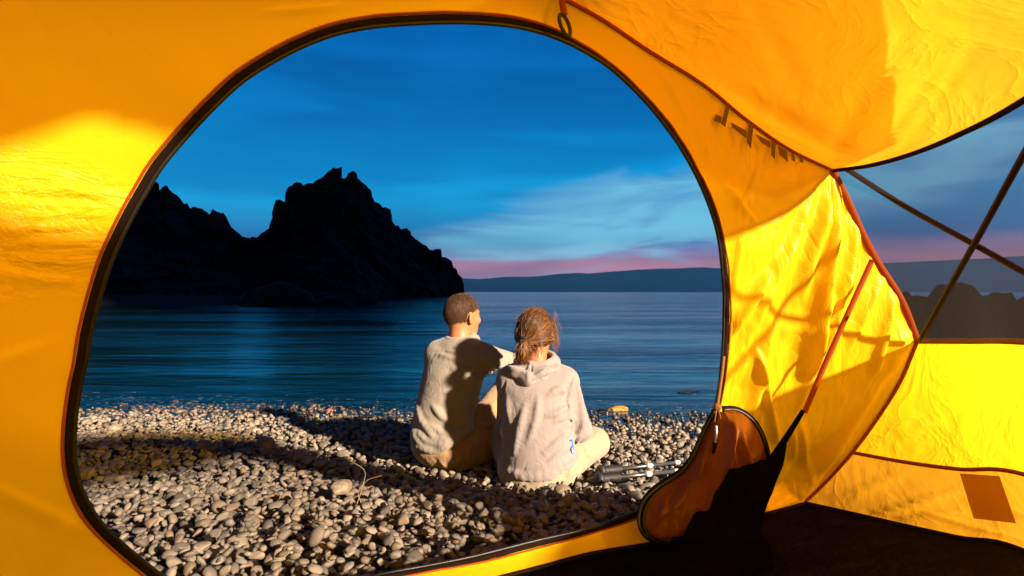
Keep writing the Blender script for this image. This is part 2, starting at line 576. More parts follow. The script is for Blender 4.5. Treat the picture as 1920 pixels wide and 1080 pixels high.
gx = axis(-9000, 9000, -6, 6, 0.12)
gy = axis(-9000, 60, -1, 9, 0.12)
GX, GY = np.meshgrid(gx, gy, indexing='ij')
g = np.stack([GX, GY, zg(GX, GY)], -1)
M['ground'] = principled('damp_shingle_bed', (0.020, 0.015, 0.011), 0.9, bump=(40, 0.8, 0.02), spec=0.1, var=(30, (0.05, 0.036, 0.024), 0.7))
beach = grid_obj('beach', g, M['ground'], kind='structure', label='pebble beach sloping from the tent down to the lake')

# lake: clear dark water, mirror-like at a low angle, small wind ripples lying across the view
m, nt, out = new_mat('lake_water')
co = N(nt, 'ShaderNodeTexCoord')
mpn = N(nt, 'ShaderNodeMapping', inputs={'Scale': (0.75, 3.0, 1.0), 'Rotation': (0, 0, R(4))})
L(nt, co.outputs['Object'], mpn.inputs[0])
w1 = N(nt, 'ShaderNodeTexNoise', inputs={'Scale': 1.3, 'Detail': 6.0, 'Roughness': 0.55, 'Distortion': 0.7})
L(nt, mpn.outputs[0], w1.inputs[0])
mpn2 = N(nt, 'ShaderNodeMapping', inputs={'Scale': (0.10, 0.55, 1.0), 'Rotation': (0, 0, R(3))})
L(nt, co.outputs['Object'], mpn2.inputs[0])
w2 = N(nt, 'ShaderNodeTexNoise', inputs={'Scale': 1.0, 'Detail': 3.0, 'Roughness': 0.5, 'Distortion': 0.5})
L(nt, mpn2.outputs[0], w2.inputs[0])
mpn3 = N(nt, 'ShaderNodeMapping', inputs={'Scale': (0.22, 0.9, 1.0), 'Rotation': (0, 0, R(-6))})
L(nt, co.outputs['Object'], mpn3.inputs[0])
w3 = N(nt, 'ShaderNodeTexNoise', inputs={'Scale': 0.35, 'Detail': 3.0, 'Roughness': 0.5})
L(nt, mpn3.outputs[0], w3.inputs[0])
gust = N(nt, 'ShaderNodeMapRange', interpolation_type='SMOOTHSTEP', inputs={1: 0.38, 2: 0.62, 3: 0.25, 4: 1.25})
L(nt, w3.outputs[0], gust.inputs[0])
h = math_n(nt, 'ADD', math_n(nt, 'MULTIPLY', w1.outputs[0], gust.outputs[0]), math_n(nt, 'MULTIPLY', w2.outputs[0], 1.9))
bp = N(nt, 'ShaderNodeBump', inputs={'Strength': 0.8, 'Distance': 0.048})
L(nt, h, bp.inputs['Height'])
body = N(nt, 'ShaderNodeBsdfDiffuse')
body.inputs[0].default_value = (0.002, 0.032, 0.052, 1)
clear = N(nt, 'ShaderNodeBsdfTransparent')
clear.inputs[0].default_value = (0.35, 0.62, 0.70, 1)
mx = N(nt, 'ShaderNodeMixShader', inputs={0: 0.55})
L(nt, clear.outputs[0], mx.inputs[1])
L(nt, body.outputs[0], mx.inputs[2])
gl = N(nt, 'ShaderNodeBsdfGlossy', inputs={'Roughness': 0.09})
gl.inputs[0].default_value = (0.9, 0.95, 1.0, 1)
L(nt, bp.outputs[0], gl.inputs['Normal'])
fr = N(nt, 'ShaderNodeFresnel', inputs={'IOR': 1.33})
L(nt, bp.outputs[0], fr.inputs['Normal'])
m2 = N(nt, 'ShaderNodeMixShader')
L(nt, fr.outputs[0], m2.inputs[0])
L(nt, mx.outputs[0], m2.inputs[1])
L(nt, gl.outputs[0], m2.inputs[2])
# flecks of foam drifting along the edge
sepw = N(nt, 'ShaderNodeSeparateXYZ')
L(nt, co.outputs['Object'], sepw.inputs[0])
dsh = math_n(nt, 'SUBTRACT', math_n(nt, 'ADD', sepw.outputs[1], math_n(nt, 'MULTIPLY', sepw.outputs[0], 0.09)), 4.62)
band = N(nt, 'ShaderNodeMapRange', interpolation_type='SMOOTHSTEP', inputs={1: 1.1, 2: 0.1, 3: 0.0, 4: 0.115})
L(nt, dsh, band.inputs[0])
mpf = N(nt, 'ShaderNodeMapping', inputs={'Scale': (11.0, 26.0, 1.0), 'Rotation': (0, 0, R(14))})
L(nt, co.outputs['Object'], mpf.inputs[0])
fo = N(nt, 'ShaderNodeTexNoise', inputs={'Scale': 1.0, 'Detail': 4.0, 'Roughness': 0.7, 'Distortion': 1.0})
L(nt, mpf.outputs[0], fo.inputs[0])
fm = math_n(nt, 'GREATER_THAN', math_n(nt, 'ADD', fo.outputs[0], band.outputs[0]), 0.735)
foam = N(nt, 'ShaderNodeBsdfDiffuse')
foam.inputs[0].default_value = (0.30, 0.33, 0.34, 1)
m3 = N(nt, 'ShaderNodeMixShader')
L(nt, math_n(nt, 'MULTIPLY', fm, 0.55), m3.inputs[0])
L(nt, m2.outputs[0], m3.inputs[1])
L(nt, foam.outputs[0], m3.inputs[2])
L(nt, m3.outputs[0], out.inputs[0])
M['water'] = m
wx = axis(-9000, 9000, -12, 12, 0.5)
wy = axis(3.0, 9500, 3.0, 14, 0.5)
WX, WY = np.meshgrid(wx, wy, indexing='ij')
g = np.stack([WX, WY, np.full_like(WX, WATER_Z)], -1)
lake = grid_obj('lake', g, M['water'], kind='structure', label='dark blue rippled lake water')
# opaque dark lake bed far out
bed = grid_obj('lake_bed', np.array([[[x, y, -7.0] for y in (20.0, 9500.0)] for x in (-9000.0, 9000.0)]), principled('lake_bed_mud', (0.006, 0.012, 0.016), 0.9), kind='structure')

# --- rocky headland across the cove
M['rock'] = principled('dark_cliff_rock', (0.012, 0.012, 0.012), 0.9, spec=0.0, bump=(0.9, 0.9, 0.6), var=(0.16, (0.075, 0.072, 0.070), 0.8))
SIL = [(-175, 545), (-160, 470), (-120, 420), (-95, 345), (-60, 322), (-30, 270), (0, 258), (60, 285), (100, 290), (160, 310), (200, 322), (240, 338), (270, 352), (285, 346), (292, 340), (298, 346), (299, 359), (302, 351), (308, 348), (314, 347), (316, 354),
       (322, 360), (332, 366), (345, 381), (352, 382), (357, 391), (362, 388), (378, 391), (388, 398), (394, 402), (396, 395), (402, 393), (410, 398), (420, 400), (426, 410),
       (432, 423), (445, 436), (455, 443), (468, 447), (473, 443), (482, 445), (490, 437), (505, 428), (509, 412), (514, 405), (512, 388), (517, 375), (528, 375), (534, 378),
       (535, 360), (541, 350), (549, 346), (556, 340), (563, 341), (568, 347), (575, 344), (585, 344), (593, 339), (601, 333), (610, 327), (618, 319), (625, 314), (632, 316), (641, 313),
       (640, 333), (648, 334), (652, 326), (662, 320), (669, 325), (671, 335), (680, 342), (688, 349), (696, 357), (698, 369), (703, 378), (710, 380), (717, 388), (726, 389), (732, 393),
       (735, 405), (735, 414), (741, 422), (748, 424), (752, 430), (762, 427), (770, 433), (771, 441), (780, 448), (790, 456), (800, 460), (806, 468), (826, 466), (828, 472), (826, 482),
       (838, 483), (847, 489), (849, 501), (857, 506), (859, 515), (866, 519), (868, 530), (871, 549), (873, 553)]
sil = polyline(SIL, 620)
sil[:, 1] += 1.6 * vnoise(np.stack([sil[:, 0] * 0.35, sil[:, 1] * 0.35, 0 * sil[:, 0]], -1), 5)
pxs = sil[:, 0]
d_foot = np.interp(pxs, [-420, 0, 200, 480, 600, 700, 800, 860, 873], [40, 42, 45, 45, 42, 57, 86, 125, 150])
d_ridge = np.interp(pxs, [-420, 0, 200, 470, 640, 800, 873], [80, 74, 70, 84, 92, 122, 156])
rows = []
NV = 110
for v in np.linspace(0, 1, NV):
    z_top = CAM_Z + (HZ - sil[:, 1]) / F * d_ridge
    zv = -1.2 + (z_top + 1.2) * v
    cliff = np.interp(v, [0, 0.12, 0.35, 0.6, 0.85, 1.0], [0, 0.30, 0.66, 0.82, 0.93, 1.0])
    d = d_foot + (d_ridge - d_foot) * cliff
    foot_px = pxs
    rows.append(np.stack([(foot_px - 960) / F * d, d, zv], -1))
for v in np.linspace(0, 1, 12)[1:]:
    d = d_ridge + 45 * v
    rows.append(np.stack([(pxs - 960) / F * d, d, z_top + (-3 - z_top) * v ** 1.3], -1))
g = np.stack(rows, 1)
n0 = np.cross(np.gradient(g, axis=0), np.gradient(g, axis=1))
n0 /= np.linalg.norm(n0, axis=-1)[..., None] + 1e-9
n0[n0[..., 1] > 0.6] *= 1.0
wrp = g + 1.5 * np.stack([fbm(g * 0.3, 3, 21), fbm(g * 0.3, 3, 22), fbm(g * 0.3, 3, 23)], -1)
c1, cv1 = cells(wrp * np.array([0.20, 0.10, 0.24]), 4)
c2, cv2 = cells(wrp * np.array([0.62, 0.25, 0.75]), 9)
c3, cv3 = cells(wrp * np.array([1.5, 0.5, 1.7]), 13)
disp = (cv1 - 0.5) * 3.4 + (cv2 - 0.5) * 1.5 + (cv3 - 0.5) * 0.55 + fbm(g * 0.12, 3, 8) * 1.6
vv = np.concatenate([np.linspace(0, 1, NV), np.ones(11)])
amp = np.interp(vv, [0, 0.1, 0.85, 0.985, 1.0], [0.35, 1.0, 1.0, 0.12, 0.0])
toward = np.array([0.25, -0.95, 0.15])
g2 = g + disp[..., None] * amp[None, :, None] * toward
g2[:, NV:, 2] += fbm(g[:, NV:] * 0.3, 3, 2) * np.linspace(0, 2.0, 11)[None]
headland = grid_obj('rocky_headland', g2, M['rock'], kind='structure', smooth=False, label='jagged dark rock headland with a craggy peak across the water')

# strip of pale shingle at the foot of the cliff
M['far_shingle'] = principled('far_shingle', (0.05, 0.05, 0.055), 0.9, spec=0.0, bump=(3, 0.6, 0.1))
xs = np.linspace(-40, -20.5, 60)
yy = np.linspace(0, 1, 10)
y0 = 42.6 + 0.9 * np.sin(xs * 0.25)
w = 5.0 * np.clip((xs + 20.3) / -6.0, 0.05, 1)
g = np.stack([np.broadcast_to(xs[:, None], (60, 10)), y0[:, None] + w[:, None] * yy, np.broadcast_to(-0.16 + 0.75 * yy, (60, 10)) + 0.08 * vnoise(np.stack([xs[:, None] * 1.1 + 0 * yy, yy * 6 + 0 * xs[:, None], 0 * xs[:, None] + 0 * yy], -1), 6)], -1)
grid_obj('shingle_shore', g, M['far_shingle'], kind='structure')


def ico(sub):
    bm = bmesh.new()
    bmesh.ops.create_icosphere(bm, subdivisions=sub, radius=1.0)
    v = np.array([x.co[:] for x in bm.verts])
    f = np.array([[x.index for x in p.verts] for p in bm.faces])
    bm.free()
    return v, f


def boulder(name, loc, size, seed, mat, rough=0.28, sub=4, rotz=0.0, flat=-0.6, **kw):
    v, f = ico(sub)
    c, cv = cells(v * 1.5 + seed, seed)
    r = 1 + rough * fbm(v * 1.4 + seed * 3.1, 4, seed) + 0.18 * (cv - 0.5)
    v = v * r[:, None]
    v[:, 2] = np.maximum(v[:, 2], flat)
    v = v * np.array(size)
    o = link(name, make_mesh(name, v, f, mat, smooth=True), **kw)
    o.location = loc
    o.rotation_euler = (0, 0, rotz)
    return o


M['boulder'] = principled('wet_boulder', (0.008, 0.009, 0.010), 0.7, spec=0.1, bump=(1.5, 0.7, 0.2), var=(0.5, (0.024, 0.026, 0.030), 0.7))
boulder('boulder', (-16.8, 41.0, -0.15), (2.4, 1.6, 1.55), 3, M['boulder'], rotz=0.1, label='large smooth boulder at the waterline under the gap between the peaks', cat='boulder')
for i, (x, y, s, lab) in enumerate([(-19.6, 41.8, 0.75, 'small dark rock at the right end of the far shingle strip'),
                                    (-13.2, 41.5, 0.8, 'low dark rock in the water just right of the large boulder'),
                                    (-11.2, 44.0, 0.7, 'small waterline rock below the main peak')]):
    boulder('shore_rock', (x, y, -0.1), (s * 1.5, s, s * 0.75), 20 + i, M['boulder'], label=lab, cat='rock')

# --- low dark outcrops beyond the right-hand tent window
M['bank'] = principled('brown_bank_rock', (0.014, 0.010, 0.007), 0.9, spec=0.0, bump=(5, 0.8, 0.08), var=(2.0, (0.028, 0.020, 0.013), 0.7))
for i, (px, top, d, hw, lab) in enumerate([(1716, 551, 8.6, 0.34, 'narrow rounded rock at the left of the mesh window'),
                                           (1765, 557, 8.8, 0.48, 'low dark rock between the narrow one and the large ones in the window'),
                                           (1830, 541, 9.2, 0.62, 'large brown rock behind the crossing tent poles'),
                                           (1905, 546, 9.4, 0.66, 'large brown rock at the right edge of the mesh window'),
                                           (2010, 540, 9.6, 0.9, 'large brown rock farthest right, beyond the window rocks')]):
    p = P(px, top, d)
    hgt = p[2] + 0.45
    boulder('outcrop_rock', (p[0], d + 0.4, -0.45), (hw, hw * 0.9, hgt), 40 + i, M['bank'], rough=0.16, flat=-0.1, label=lab, cat='rock')

# --- hills on the far shore
M['hills'] = principled('haze_blue_hills', (0.0015, 0.009, 0.030), 1.0, spec=0.0, var=(0.002, (0.003, 0.014, 0.040), 0.6))  # the blue of distant haze is mixed into this base colour
HD = 3000.0
hill_px = np.array([-2400, -1200, -400, 200, 600, 872, 900, 960, 1000, 1050, 1085, 1105, 1140, 1180, 1230, 1280, 1320, 1360, 1500, 1700, 1800, 1920, 2300, 3200, 4400])
hill_py = np.array([515, 520, 528, 526, 524, 522, 523, 519, 518, 514, 511, 513, 509, 507, 504, 503, 501, 503, 500, 492, 487, 480, 492, 500, 510])
hx = np.linspace(-2400, 4400, 500)
top = (HZ - np.interp(hx, hill_px, hill_py)) / F * HD + CAM_Z
top = top + 4.0 * fbm(np.stack([hx * 0.02, 0 * hx, 0 * hx], -1), 4, 3)
rows = []
for v in np.linspace(0, 1, 14):
    d = HD - 420 * (1 - v) ** 1.2
    rows.append(np.stack([(hx - 960) / F * HD * (d / HD), np.full_like(hx, d), -1 + (top + 1) * v ** 1.15 + 16 * (1 - v) * v * fbm(np.stack([hx * 0.03, 0 * hx + v * 3, 0 * hx], -1), 3, 7)], -1))
for v in (0.4, 1.0):
    rows.append(np.stack([(hx - 960) / F * HD * 1.0, np.full_like(hx, HD + 500 * v), top * (1 - v) - 2 * v], -1))
grid_obj('far_hills', np.stack(rows, 1), M['hills'], kind='structure', label='low blue mountain range across the lake')

# --- hill out of view on the right, added to keep the sun off the headland
ux = np.array([sdir.x, sdir.y, 0]) / math.hypot(sdir.x, sdir.y)
un = np.array([-ux[1], ux[0], 0])
s_ = np.linspace(0, 1, 60)
q_ = np.linspace(0, 1, 30)
S_, Q_ = np.meshgrid(s_, q_, indexing='ij')
pc = 7.5 + 157 * S_
prof = np.clip(np.sin(np.pi * np.clip(S_ * 0.96 + 0.02, 0, 1)) ** 0.18, 0, 1) * np.sin(np.pi * Q_) ** 0.8
hgt = 165 * prof + 5 * fbm(np.stack([pc * 0.05, Q_ * 6, 0 * Q_], -1), 4, 12) * prof - 2
base_d = 170 + 130 * (Q_ - 0.5)
g = base_d[..., None] * ux + pc[..., None] * un
g[..., 2] = hgt
M['shade_hillside'] = principled('shade_hill_grass', (0.05, 0.05, 0.03), 0.95, bump=(0.3, 0.6, 1.0), var=(0.05, (0.09, 0.08, 0.05), 0.7))
grid_obj('shade_hill', g, M['shade_hillside'], kind='structure', label='steep hill out of view on the right, added to shade the headland')

# ------------------------------------------------------------------ pebbles
def pebble_ramp(nt, val):
    return ramp(nt, [(0.0, (0.026, 0.020, 0.015)), (0.10, (0.070, 0.055, 0.042)), (0.22, (0.19, 0.150, 0.110)), (0.32, (0.150, 0.094, 0.048)), (0.44, (0.250, 0.205, 0.158)),
                     (0.56, (0.090, 0.080, 0.072)), (0.70, (0.285, 0.235, 0.180)), (0.80, (0.170, 0.108, 0.060)), (0.89, (0.050, 0.044, 0.040)), (1.0, (0.230, 0.195, 0.155))], val)


def pebble_mat(name, per_object):
    m, nt, out = new_mat(name)
    b = N(nt, 'ShaderNodeBsdfPrincipled', inputs={'Roughness': 0.62, 'Specular IOR Level': 0.35})
    if per_object:
        val = N(nt, 'ShaderNodeObjectInfo').outputs['Random']
    else:
        val = N(nt, 'ShaderNodeAttribute', attribute_name='tone').outputs['Fac']
    r = pebble_ramp(nt, val)
    co = N(nt, 'ShaderNodeTexCoord')
    n1 = N(nt, 'ShaderNodeTexNoise', inputs={'Scale': 38.0, 'Detail': 5.0, 'Roughness': 0.65})
    geo = N(nt, 'ShaderNodeNewGeometry')
    L(nt, geo.outputs['Position'], n1.inputs[0])
    mr = N(nt, 'ShaderNodeMapRange', inputs={1: 0.38, 2: 0.66})
    L(nt, n1.outputs[0], mr.inputs[0])
    col = mixc(nt, math_n(nt, 'MULTIPLY', mr.outputs[0], 0.45), r.outputs[0], (0.085, 0.058, 0.036))
    n3 = N(nt, 'ShaderNodeTexNoise', inputs={'Scale': 260.0, 'Detail': 3.0, 'Roughness': 0.7})
    L(nt, geo.outputs['Position'], n3.inputs[0])
    col = mixc(nt, math_n(nt, 'MULTIPLY', n3.outputs[0], 0.30), col, (0.36, 0.31, 0.25))
    # stones by the lake are wet: darker and glossier
    sp_ = N(nt, 'ShaderNodeSeparateXYZ')
    L(nt, geo.outputs['Position'], sp_.inputs[0])
    dsh = math_n(nt, 'SUBTRACT', math_n(nt, 'ADD', sp_.outputs[1], math_n(nt, 'MULTIPLY', sp_.outputs[0], 0.09)), 4.62)
    dsh = math_n(nt, 'ADD', dsh, math_n(nt, 'MULTIPLY', math_n(nt, 'SUBTRACT', n1.outputs[0], 0.5), 0.5))
    wet = N(nt, 'ShaderNodeMapRange', interpolation_type='SMOOTHSTEP', inputs={1: -0.55, 2: -0.15})
    L(nt, dsh, wet.inputs[0])
    col = mixc(nt, wet.outputs[0], col, mixc(nt, 1.0, col, (0.42, 0.36, 0.32), 'MULTIPLY'))
    rg = N(nt, 'ShaderNodeMapRange', inputs={3: 0.62, 4: 0.22})
    L(nt, wet.outputs[0], rg.inputs[0])
    L(nt, rg.outputs[0], b.inputs['Roughness'])
    L(nt, col, b.inputs['Base Color'])
    bp = N(nt, 'ShaderNodeBump', inputs={'Strength': 0.35, 'Distance': 0.002})
    L(nt, n3.outputs[0], bp.inputs['Height'])
    L(nt, bp.outputs[0], b.inputs['Normal'])
    L(nt, b.outputs[0], out.inputs[0])
    return m


M['peb_mass'] = pebble_mat('pebble_stone', False)
M['peb_obj'] = pebble_mat('pebble_stone_single', True)


def pebble_shape(sub, seed):
    v, f = ico(sub)
    r_ = np.random.default_rng(seed)
    nrm = v / np.linalg.norm(v, axis=1)[:, None]
    v = np.sign(nrm) * np.abs(nrm) ** r_.uniform(0.82, 1.0)          # a little boxier than an egg
    v = v * (1 + 0.24 * fbm(nrm * 0.9 + seed * 5.3, 2, seed))[:, None]
    for _ in range(r_.integers(2, 6)):                               # worn facets
        d = r_.normal(size=3)
        d /= np.linalg.norm(d)
        cut = r_.uniform(0.50, 0.85)
        h = v @ d
        v = v - np.maximum(h - cut, 0)[:, None] * d * 0.9
    return v, f


NSH = 24
shapes_hi = [pebble_shape(3, 100 + k) for k in range(NSH)]
shapes_far = [pebble_shape(1, 100 + k) for k in range(NSH)]
shapes_mid = [pebble_shape(2, 100 + k) for k in range(NSH)]

CELL = 0.006
X0, X1, Y0, Y1 = -4.7, 3.2, 1.10, 5.6
nx, ny = int((X1 - X0) / CELL), int((Y1 - Y0) / CELL)
hx_ = X0 + (np.arange(nx) + 0.5) * CELL
hy_ = Y0 + (np.arange(ny) + 0.5) * CELL
HM = zg(*np.meshgrid(hx_, hy_, indexing='ij')) - 0.012

NP_ = 36500
cand = []
while len(cand) < NP_:
    y = Y0 + 0.05 + (Y1 - Y0 - 0.1) * rng.random() ** 1.35
    x = X0 + 0.05 + (X1 - X0 - 0.1) * rng.random()
    if x < -(0.84 * y + 0.35) or x > 0.46 * y + 0.25:
        continue
    if y > shore(x) + 0.55:
        continue
    if y > shore(x) + 0.1 and rng.random() < 0.45:
        continue
    cand.append((x, y))
cand = np.array(cand)
peb = []
for k, (x, y) in enumerate(cand):
    a = float(np.clip(rng.lognormal(math.log(0.0205), 0.33), 0.011, 0.044))
    a *= float(np.interp(y, [1.3, 1.9, 2.8, 4.0], [0.60, 0.70, 0.86, 0.90]))
    b = a * rng.uniform(0.55, 0.92)
    c = a * rng.uniform(0.34, 0.62)
    rz = rng.uniform(0, math.pi)
    tilt = rng.normal(0.0, 0.42)
    roll = rng.normal(0.0, 0.35)
    if rng.random() < 0.10:
        tilt += rng.choice([-1, 1]) * rng.uniform(0.5, 0.9)
    rot = Matrix.Rotation(rz, 3, 'Z') @ Matrix.Rotation(tilt, 3, 'Y') @ Matrix.Rotation(roll, 3, 'X')
    Rm = np.array(rot)
    ext = np.sqrt((Rm[2] ** 2 * np.array([a, b, c]) ** 2).sum())       # half height when so turned
    ex = np.sqrt((Rm[0] ** 2 * np.array([a, b, c]) ** 2).sum())
    ey = np.sqrt((Rm[1] ** 2 * np.array([a, b, c]) ** 2).sum())
    i0, i1 = int((x - ex - X0) / CELL), int((x + ex - X0) / CELL) + 1
    j0, j1 = int((y - ey - Y0) / CELL), int((y + ey - Y0) / CELL) + 1
    i0, j0 = max(i0, 0), max(j0, 0)
    sub = HM[i0:i1, j0:j1]
    if sub.size == 0:
        continue
    dx = (hx_[i0:i1][:, None] - x) / ex
    dy = (hy_[j0:j1][None, :] - y) / ey
    q = 1 - dx ** 2 - dy ** 2
    ins = q > 0.05
    if not ins.any():
        continue
    pr = ext * np.sqrt(np.maximum(q, 0))
    need = (sub + pr)[ins]
    zc = np.partition(need, int(0.80 * (need.size - 1)))[int(0.80 * (need.size - 1))]
    base_z = zg(np.array(x), np.array(y))
    if zc - base_z > 0.050:            # heap is full here
        continue
    HM[i0:i1, j0:j1] = np.where(q > 0, np.maximum(sub, zc + pr * 0.95), sub)
    peb.append((x, y, zc, a, b, c, Rm, rng.random(), int(rng.integers(NSH))))

# which ones show largest: near, high in the heap, not buried
score = []
for k, p in enumerate(peb):
    x, y, z, a, b, c = p[:6]
    i = min(max(int((x - X0) / CELL), 0), nx - 1)
    j = min(max(int((y - Y0) / CELL), 0), ny - 1)
    buried = HM[i, j] - z > c * 1.25
    ppx = to_px(np.array([x, y, z]))
    seen = 120 < ppx[0] < 1300 and 740 < ppx[1] < 1085 and (ppx[1] < 1075 - (max(ppx[0], 700) - 700) * 0.23)
    score.append((a * b) ** 0.5 / y if seen and not buried else 0)
order = np.argsort(score)[::-1]
single = set(order[:300].tolist())
mesh_cache = {}
for k in order[:300]:
    x, y, z, a, b, c, Rm, tone, sh = peb[k]
    if sh not in mesh_cache:
        mesh_cache[sh] = make_mesh('pebble', shapes_hi[sh][0], shapes_hi[sh][1], M['peb_obj'])
    o = link('pebble', mesh_cache[sh], beach)
    o.location = (x, y, z)
    o.rotation_euler = Matrix(Rm.tolist()).to_euler()
    o.scale = (a, b, c)

VV, FF, TT = [], [], []
base_i = 0


def covered(p):
    """true where later stones hide this one from above on all sides"""
    x, y, z, a, b, c, Rm = p[:7]
    ex, ey, ez = (float(np.sqrt((Rm[k] ** 2 * np.array([a, b, c]) ** 2).sum())) for k in range(3))
    for du, dv, w_ in ((0, 0, 1.0), (0.65, 0, 0.72), (-0.65, 0, 0.72), (0, 0.65, 0.72), (0, -0.65, 0.72)):
        i = min(max(int((x + du * ex - X0) / CELL), 0), nx - 1)
        j = min(max(int((y + dv * ey - Y0) / CELL), 0), ny - 1)
        if HM[i, j] < z + ez * w_ + 0.0015:
            return False
    return True


for k, p in enumerate(peb):
    if k in single or covered(p):
        continue
    x, y, z, a, b, c, Rm, tone, sh = p
    v, f = shapes_mid[sh] if y < 3.75 else shapes_far[sh]
    w = (v * np.array([a, b, c])) @ Rm.T + np.array([x, y, z])
    VV.append(w)
    FF.append(f + base_i)
    TT.append(np.full(len(v), tone))
    base_i += len(v)
me = make_mesh('pebbles', np.vstack(VV), np.vstack(FF), M['peb_mass'])
at = me.attributes.new('tone', 'FLOAT', 'POINT')
at.data.foreach_set('value', np.concatenate(TT).astype(np.float32))
link('pebbles', me, beach, kind='stuff')
print('pebbles', len(peb), 'tris', sum(len(f) for f in FF))


def top_z(x, y):
    i = min(max(int((x - X0) / CELL), 0), nx - 1)
    j = min(max(int((y - Y0) / CELL), 0), ny - 1)
    return HM[max(i - 3, 0):i + 4, max(j - 3, 0):j + 4].max()

# ------------------------------------------------------------------ the tent
tent = bpy.data.objects.new('dome_tent', None)
tent.location = (0.1, 0.4, 0.25)
C.objects.link(tent)
tent['label'] = 'yellow dome tent seen from inside, with its round door open to the beach'
tent['category'] = 'tent'
FZ = 0.28             # groundsheet level

# front pole arch: right foot - bulge - shoulder - apex - left shoulder - left foot
B_R = P(1510, 942, 1.59)
S_R = P(1600, 848, 1.50)
V_R = P(1722, 640, 1.40)
C_R = P(1563, 320, 1.35)
APEX = P(1062, 0, 1.00)
O_ = np.array([-0.115, 1.20, 0.0])
r_ax = np.array([0.925, 0.38, 0.0])
f_ax = np.array([-0.38, 0.925, 0.0])


def LC(u, v, z):
    return O_ + u * r_ax + v * f_ax + np.array([0, 0, z])


seam_low = spline(np.array([V_R, P(1690, 715, 1.43), P(1650, 780, 1.465), S_R, P(1548, 906, 1.56), B_R]), 60)
seam_mid = spline(np.array([C_R, P(1590, 375, 1.37), P(1637, 475, 1.385), P(1690, 560, 1.395), V_R]), 60)
arch_r = spline(np.array([APEX, P(1130, 38, 1.06), P(1220, 98, 1.13), P(1320, 160, 1.20), P(1400, 225, 1.27), P(1480, 280, 1.32), C_R]), 80)
arch_l = spline(np.array([APEX, LC(-0.10, -0.27, 1.395), LC(-0.48, -0.21, 1.33), LC(-0.87, -0.2, 1.16), LC(-1.06, -0.22, 0.80), LC(-1.03, -0.05, 0.45), LC(-1.013, 0.0, FZ)]), 140)
B_L = arch_l[-1]
outer = np.vstack([arch_l[::-1], arch_r[1:], seam_mid[1:], seam_low[1:]])          # clockwise from the left foot
floor_front = spline(np.array([B_R, P(1420, 966, 1.50), P(1245, 1012, 1.354), P(1110, 1036, 1.29), P(1019, 1060, 1.227), P(930, 1083, 1.175), P(800, 1115, 1.10), LC(-0.5, -0.03, FZ), B_L]), 110)
outer_full = np.vstack([outer, floor_front[1:-1]])

# door opening (clockwise from the lower left)
DOOR = [(300, 1082, 1.03), (236, 1030, 0.985), (185, 980, 0.955), (152, 925, 0.935), (137, 865, 0.925), (137, 800, 0.92), (146, 730, 0.915), (157, 680, 0.91), (167, 620, 0.905), (182, 560, 0.90),
        (206, 485, 0.895), (240, 412, 0.895), (272, 355, 0.895), (302, 307, 0.895), (350, 250, 0.90), (400, 197, 0.90), (450, 151, 0.905), (505, 115, 0.91), (560, 86, 0.915), (625, 61, 0.92),
        (700, 46, 0.93), (780, 40, 0.94), (850, 38, 0.95), (920, 41, 0.965), (980, 49, 0.985), (1040, 67, 1.01), (1100, 97, 1.04), (1150, 131, 1.07), (1200, 178, 1.105), (1240, 224, 1.14),
        (1272, 268, 1.17), (1300, 316, 1.20), (1326, 372, 1.235), (1345, 430, 1.27), (1355, 490, 1.30), (1360, 560, 1.33), (1359, 620, 1.35), (1355, 680, 1.365), (1348, 735, 1.38),
        (1335, 790, 1.395), (1310, 850, 1.41), (1275, 905, 1.415), (1235, 945, 1.41), (1193, 962, 1.395), (1110, 991, 1.33), (1000, 1018, 1.275), (892, 1045, 1.22), (800, 1063, 1.18), (709, 1080, 1.15),
        (600, 1105, 1.15), (450, 1115, 1.10), (360, 1107, 1.06)]
NO = 720
door = spline(PP(DOOR), NO + 1, closed=False)
door = spline(np.vstack([PP(DOOR)]), NO, closed=True) if False else door[:-1]
# close the loop smoothly
loop = spline(np.vstack([PP(DOOR), PP(DOOR)[:1]]), NO + 1)[:-1]
door = loop

# outer boundary resampled so that its points face the opening's points
of = np.vstack([outer_full, outer_full[:1]])
dense = polyline(of, 4000)
cen = P(760, 560, 1.1)


def ang(v):
    q = to_px(v) - np.array([760.0, 560.0])
    return np.arctan2(q[:, 1], q[:, 0])


# the left foot lies behind the lens' edge, so angles are taken in the tent's own front plane
def ang_l(v):
    q = v - O_ - np.array([0, 0, 0.86])
    u = q @ r_ax
    return np.arctan2(q[:, 2], u / 1.15)


ad = np.unwrap(ang_l(dense))
ai = np.unwrap(ang_l(door))
# shift so both start near one another
ai += np.round((ad[0] - ai[0]) / (2 * np.pi)) * 2 * np.pi
order_ = np.argsort(ad)
adS, dS = ad[order_], dense[order_]
lo, hi = adS[0], adS[-1]
aiw = lo + np.mod(ai - lo, 2 * np.pi)
out_pts = np.stack([np.interp(aiw, adS, dS[:, k]) for k in range(3)], -1)
for _ in range(6):
    out_pts = (out_pts + 0.0) if _ > 0 else out_pts
NR = 110
tt = np.linspace(0, 1, NR)
g = door[:, None] * (1 - tt)[None, :, None] + out_pts[:, None] * tt[None, :, None]
# cloth curves gently outwards between door and pole
nrm_front = np.array([-0.38, 0.925, 0.0])
g += (np.sin(np.pi * tt) * 0.012)[None, :, None] * nrm_front


def seg_dist(q, a, b):
    a = np.array(a, float)
    b = np.array(b, float)
    ab = b - a
    t = np.clip(((q - a) @ ab) / (ab @ ab), 0, 1)
    return np.linalg.norm(q - a - t[..., None] * ab, axis=-1), t


def side_dist(q, a, b):
    a = np.array(a, float)
    b = np.array(b, float)
    ab = b - a
    n_ = np.array([-ab[1], ab[0]]) / np.linalg.norm(ab)
    return (q - a) @ n_


